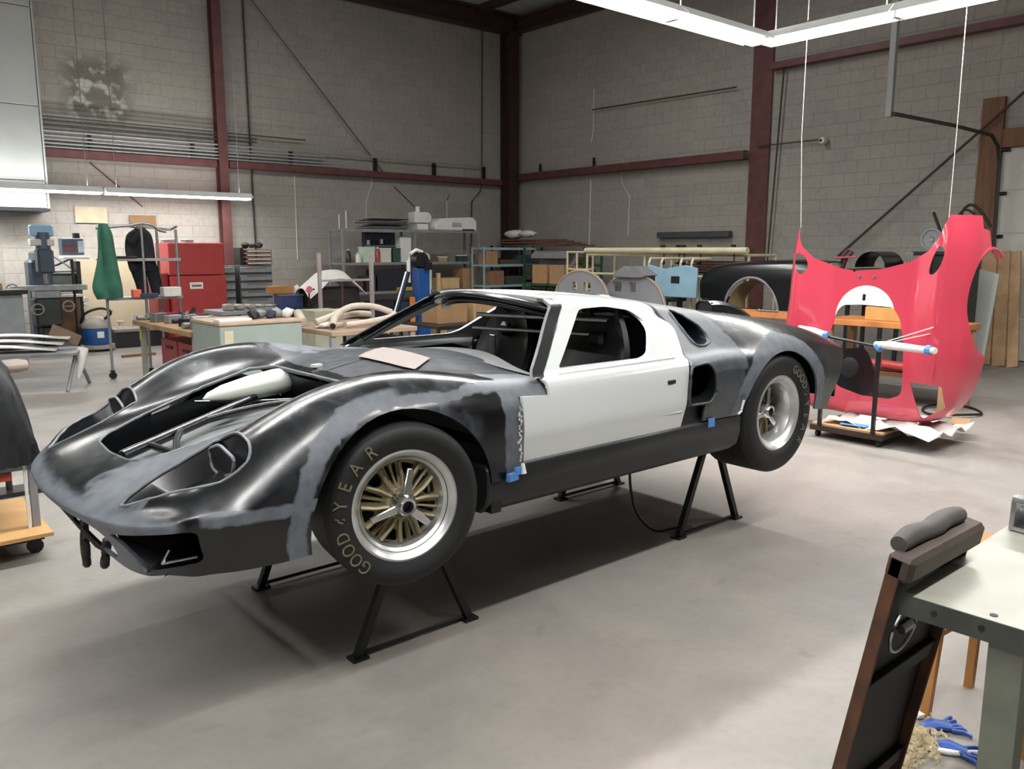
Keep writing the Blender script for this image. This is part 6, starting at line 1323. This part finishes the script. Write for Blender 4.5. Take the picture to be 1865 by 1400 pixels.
# bright bracket on the table
br = empty('machined_casting', (.76, -2.56, .881), math.radians(-8), 'bright machined aluminium bracket standing on the steel table', 'bracket')
MB().b2((-.02, -.20, 0), (.14, .0, .012)).build('base', M_ALU(), br, bevel=.003)
plate = boolean(pris(roundpoly([(-.005, 0), (.075, 0), (.075, .07), (.055, .085), (.0, .085)], .012, 3), -.006, .006), [pris(circ(.03, .05, .010, 14), -.1, .1)])
link_mesh('end_plate', plate, M_ALU(), br, 30)
MB().b2((-.01, -.20, .074), (.10, -.0, .086)).build('upper_flange', M_ALU(), br, bevel=.003)
for k in range(3): MB().b2((.03, -.18 + .05*k, .012), (.09, -.165 + .05*k, .075)).build('rib', M_ALU(), br)
# rusty black tray leaning on the table
lt = empty('leaning_tray', (.10, -2.395, 0), 0, 'rusty-edged black steel tray leaning upright against the steel table', 'tray')
M_RUST = mat('rusty edge', '#6b4630', .7, .3, .3, 12, col2='#3a2c26'); MBT = mat('sooty steel', '#1c1b1b', .5, .3, .4, 5)
ang = math.atan2(.165, .95); Rm = Matrix.Rotation(ang, 3, 'X')
def lb_(a, b_):
    c = [(p + q)/2 for p, q in zip(a, b_)]; d = [abs(q - p) for p, q in zip(a, b_)]
    return Rm @ Vector(c), d
def tray_part(name, boxes, m_, bev=.002):
    m = MB()
    for a, b_ in boxes: c, d = lb_(a, b_); m.box(tuple(c), d, rot=Rm)
    return m.build(name, m_, lt, bevel=bev)
tray_part('back_sheet', [((0, .012, 0), (.36, .018, .98))], MBT)
tray_part('side_flange', [((-.008, -.012, 0), (.0, .018, .98))], M_RUST); tray_part('side_flange', [((.36, -.012, 0), (.368, .018, .98))], M_RUST)
tray_part('end_cap', [((-.008, -.035, .93), (.37, .022, .99))], mat('dark rusted cap', '#4a3f39', .6, .3, .3, 9), .01)
tray_part('cross_rib', [((0, -.004, .62), (.36, .012, .66))], MBT); tray_part('cross_rib', [((0, -.004, .30), (.36, .012, .34))], MBT)
c, d = lb_((.0, -.02, 1.0), (.36, .02, 1.03)); MB().tube(spline(np.array([tuple(Rm @ Vector(q)) for q in ((.02, .016, 1.0), (.09, .02, 1.004), (.17, .016, 1.0), (.25, .02, 1.004), (.33, .016, 1.0))]), 3), [.018, .021, .022, .023, .022, .021, .022, .024, .023, .022, .022, .021, .018], 12).build('bundled_sleeve', mat('grey vinyl', '#4e4b49', .6, 0, .2), lt, smooth=50)
rg = [tuple(Rm @ Vector((.10 + .062*math.cos(a), -.012, .79 + .062*math.sin(a)))) for a in np.linspace(0, 2*PI, 28)[:-1]]
MB().tube(rg, .004, 6, True).build('gauge_ring', M_ALU(), lt, smooth=50)
MB().tube([tuple(Rm @ Vector((.08, -.012, .79))), tuple(Rm @ Vector((.11, -.018, .80)))], .014, 8).build('gauge_knob', M_ALU(), lt, smooth=50)
# wooden stool
sto = empty('wooden_stool', (1.25, -2.455, 0), math.radians(-2), 'orange-brown wooden stool under the far end of the steel table', 'stool')
MW = mat('beech', '#a8743f', .5, 0, .12, 6)
lg = [(-.02, .25), (.30, .24), (-.02, -.07), (.30, -.09)]
for x, y in lg: MB().tube([(x + .0, y, 0), ((x - .14)*.85 + .14, (y - .08)*.85 + .08, .57)], .020, 4).build('leg', MW, sto)
MB().tube([(-.01, .24, .30), (.29, .23, .30)], .014, 4).tube([(-.01, -.06, .36), (.29, -.08, .36)], .014, 4).build('stretcher', MW, sto); MB().tube([(-.01, .23, .42), (-.01, -.06, .42)], .016, 4).tube([(.29, .23, .42), (.29, -.08, .42)], .016, 4).build('stretcher', MW, sto)
MB().box((.14, .08, .585), (.34, .34, .03)).build('seat', MW, sto, bevel=.01)
carton(1.78, -2.35, 0, (.3, .2, .12), .4, M_BLK(), 'black case on the floor behind the wooden stool', 'case', 'tool_case')
# floor litter
M_SH = mat('pale shavings', '#e0d3b4', .8, 0, .2, 30)
sh = MB(); rd = random.Random(21)
for k in range(300):
    r_ = abs(rd.gauss(0, .07)); a = rd.uniform(0, 2*PI); x = .97 + r_*math.cos(a)*1.5; y = -2.27 + r_*math.sin(a)*.6; h = max(0, .06 - r_*.5)*rd.random()
    t0 = rd.uniform(0, 2*PI); q = [(x + .016*math.cos(t0 + s*.9), y + .016*math.sin(t0 + s*.9), .004 + h + .003*s) for s in range(5)]
    n0 = len(sh.v); wv = .010
    for p in q: sh.v += [p, (p[0], p[1], p[2] + wv)]
    for s in range(4): sh.f.append((n0 + 2*s, n0 + 2*s + 2, n0 + 2*s + 3, n0 + 2*s + 1))
me = bpy.data.meshes.new('m'); me.from_pydata(sh.v, [], sh.f); tag(link_mesh('wood_shavings', me, M_SH), 'heap of pale curled shavings on the floor beside the leaning tray', 'shavings', kind='stuff')
def glove(x, y, rz, label):
    e = empty('blue_glove', (x, y, .0), rz, label, 'glove', 'crumpled blue gloves'); m_ = mat('blue nitrile', '#2a4f9c', .4, 0, .15)
    MB().tube([(0, 0, .014), (.05, .01, .018), (.10, 0, .012)], [.014, .022, .020], 8, sx=1.3, sy=.6).build('palm', m_, e, smooth=60)
    for k in range(5): a = -.7 + .35*k; MB().tube([(.09, .012*(k - 2), .012), (.12 + .01*(k % 2), .02*(k - 2), .014), (.14, .03*(k - 2) + .008*math.sin(k*3), .007)], .007, 6).build('finger', m_, e, smooth=60)
    return e
glove(1.06, -2.30, -1.2, 'blue glove lying closest to the shavings'); glove(1.13, -2.24, -.6, 'blue glove lying behind the other, nearer the stool')
for k, (x, y) in enumerate(((1.20, -2.20), (1.17, -2.17))): tag(MB().rock((x, y, .015), .018, 60 + k, 1, (1, 1, .8), .2).build('paper_scrap', [M_WHITE(), M_CARD()][k], None), ['white paper scrap beside the foot of the wooden stool', 'brown scrap beside the white paper scrap on the floor'][k], 'scrap')
wc = spline(np.array([(1.02, -2.27, .012), (1.06, -2.36, .012), (1.13, -2.43, .012), (1.12, -2.48, .012), (1.0, -2.52, .012)]), 6); tag(MB().tube(wc, .010, 8).build('thick_cord', M_WHITE(), None, smooth=60), 'thick white cord looping on the floor under the steel table', 'cord')
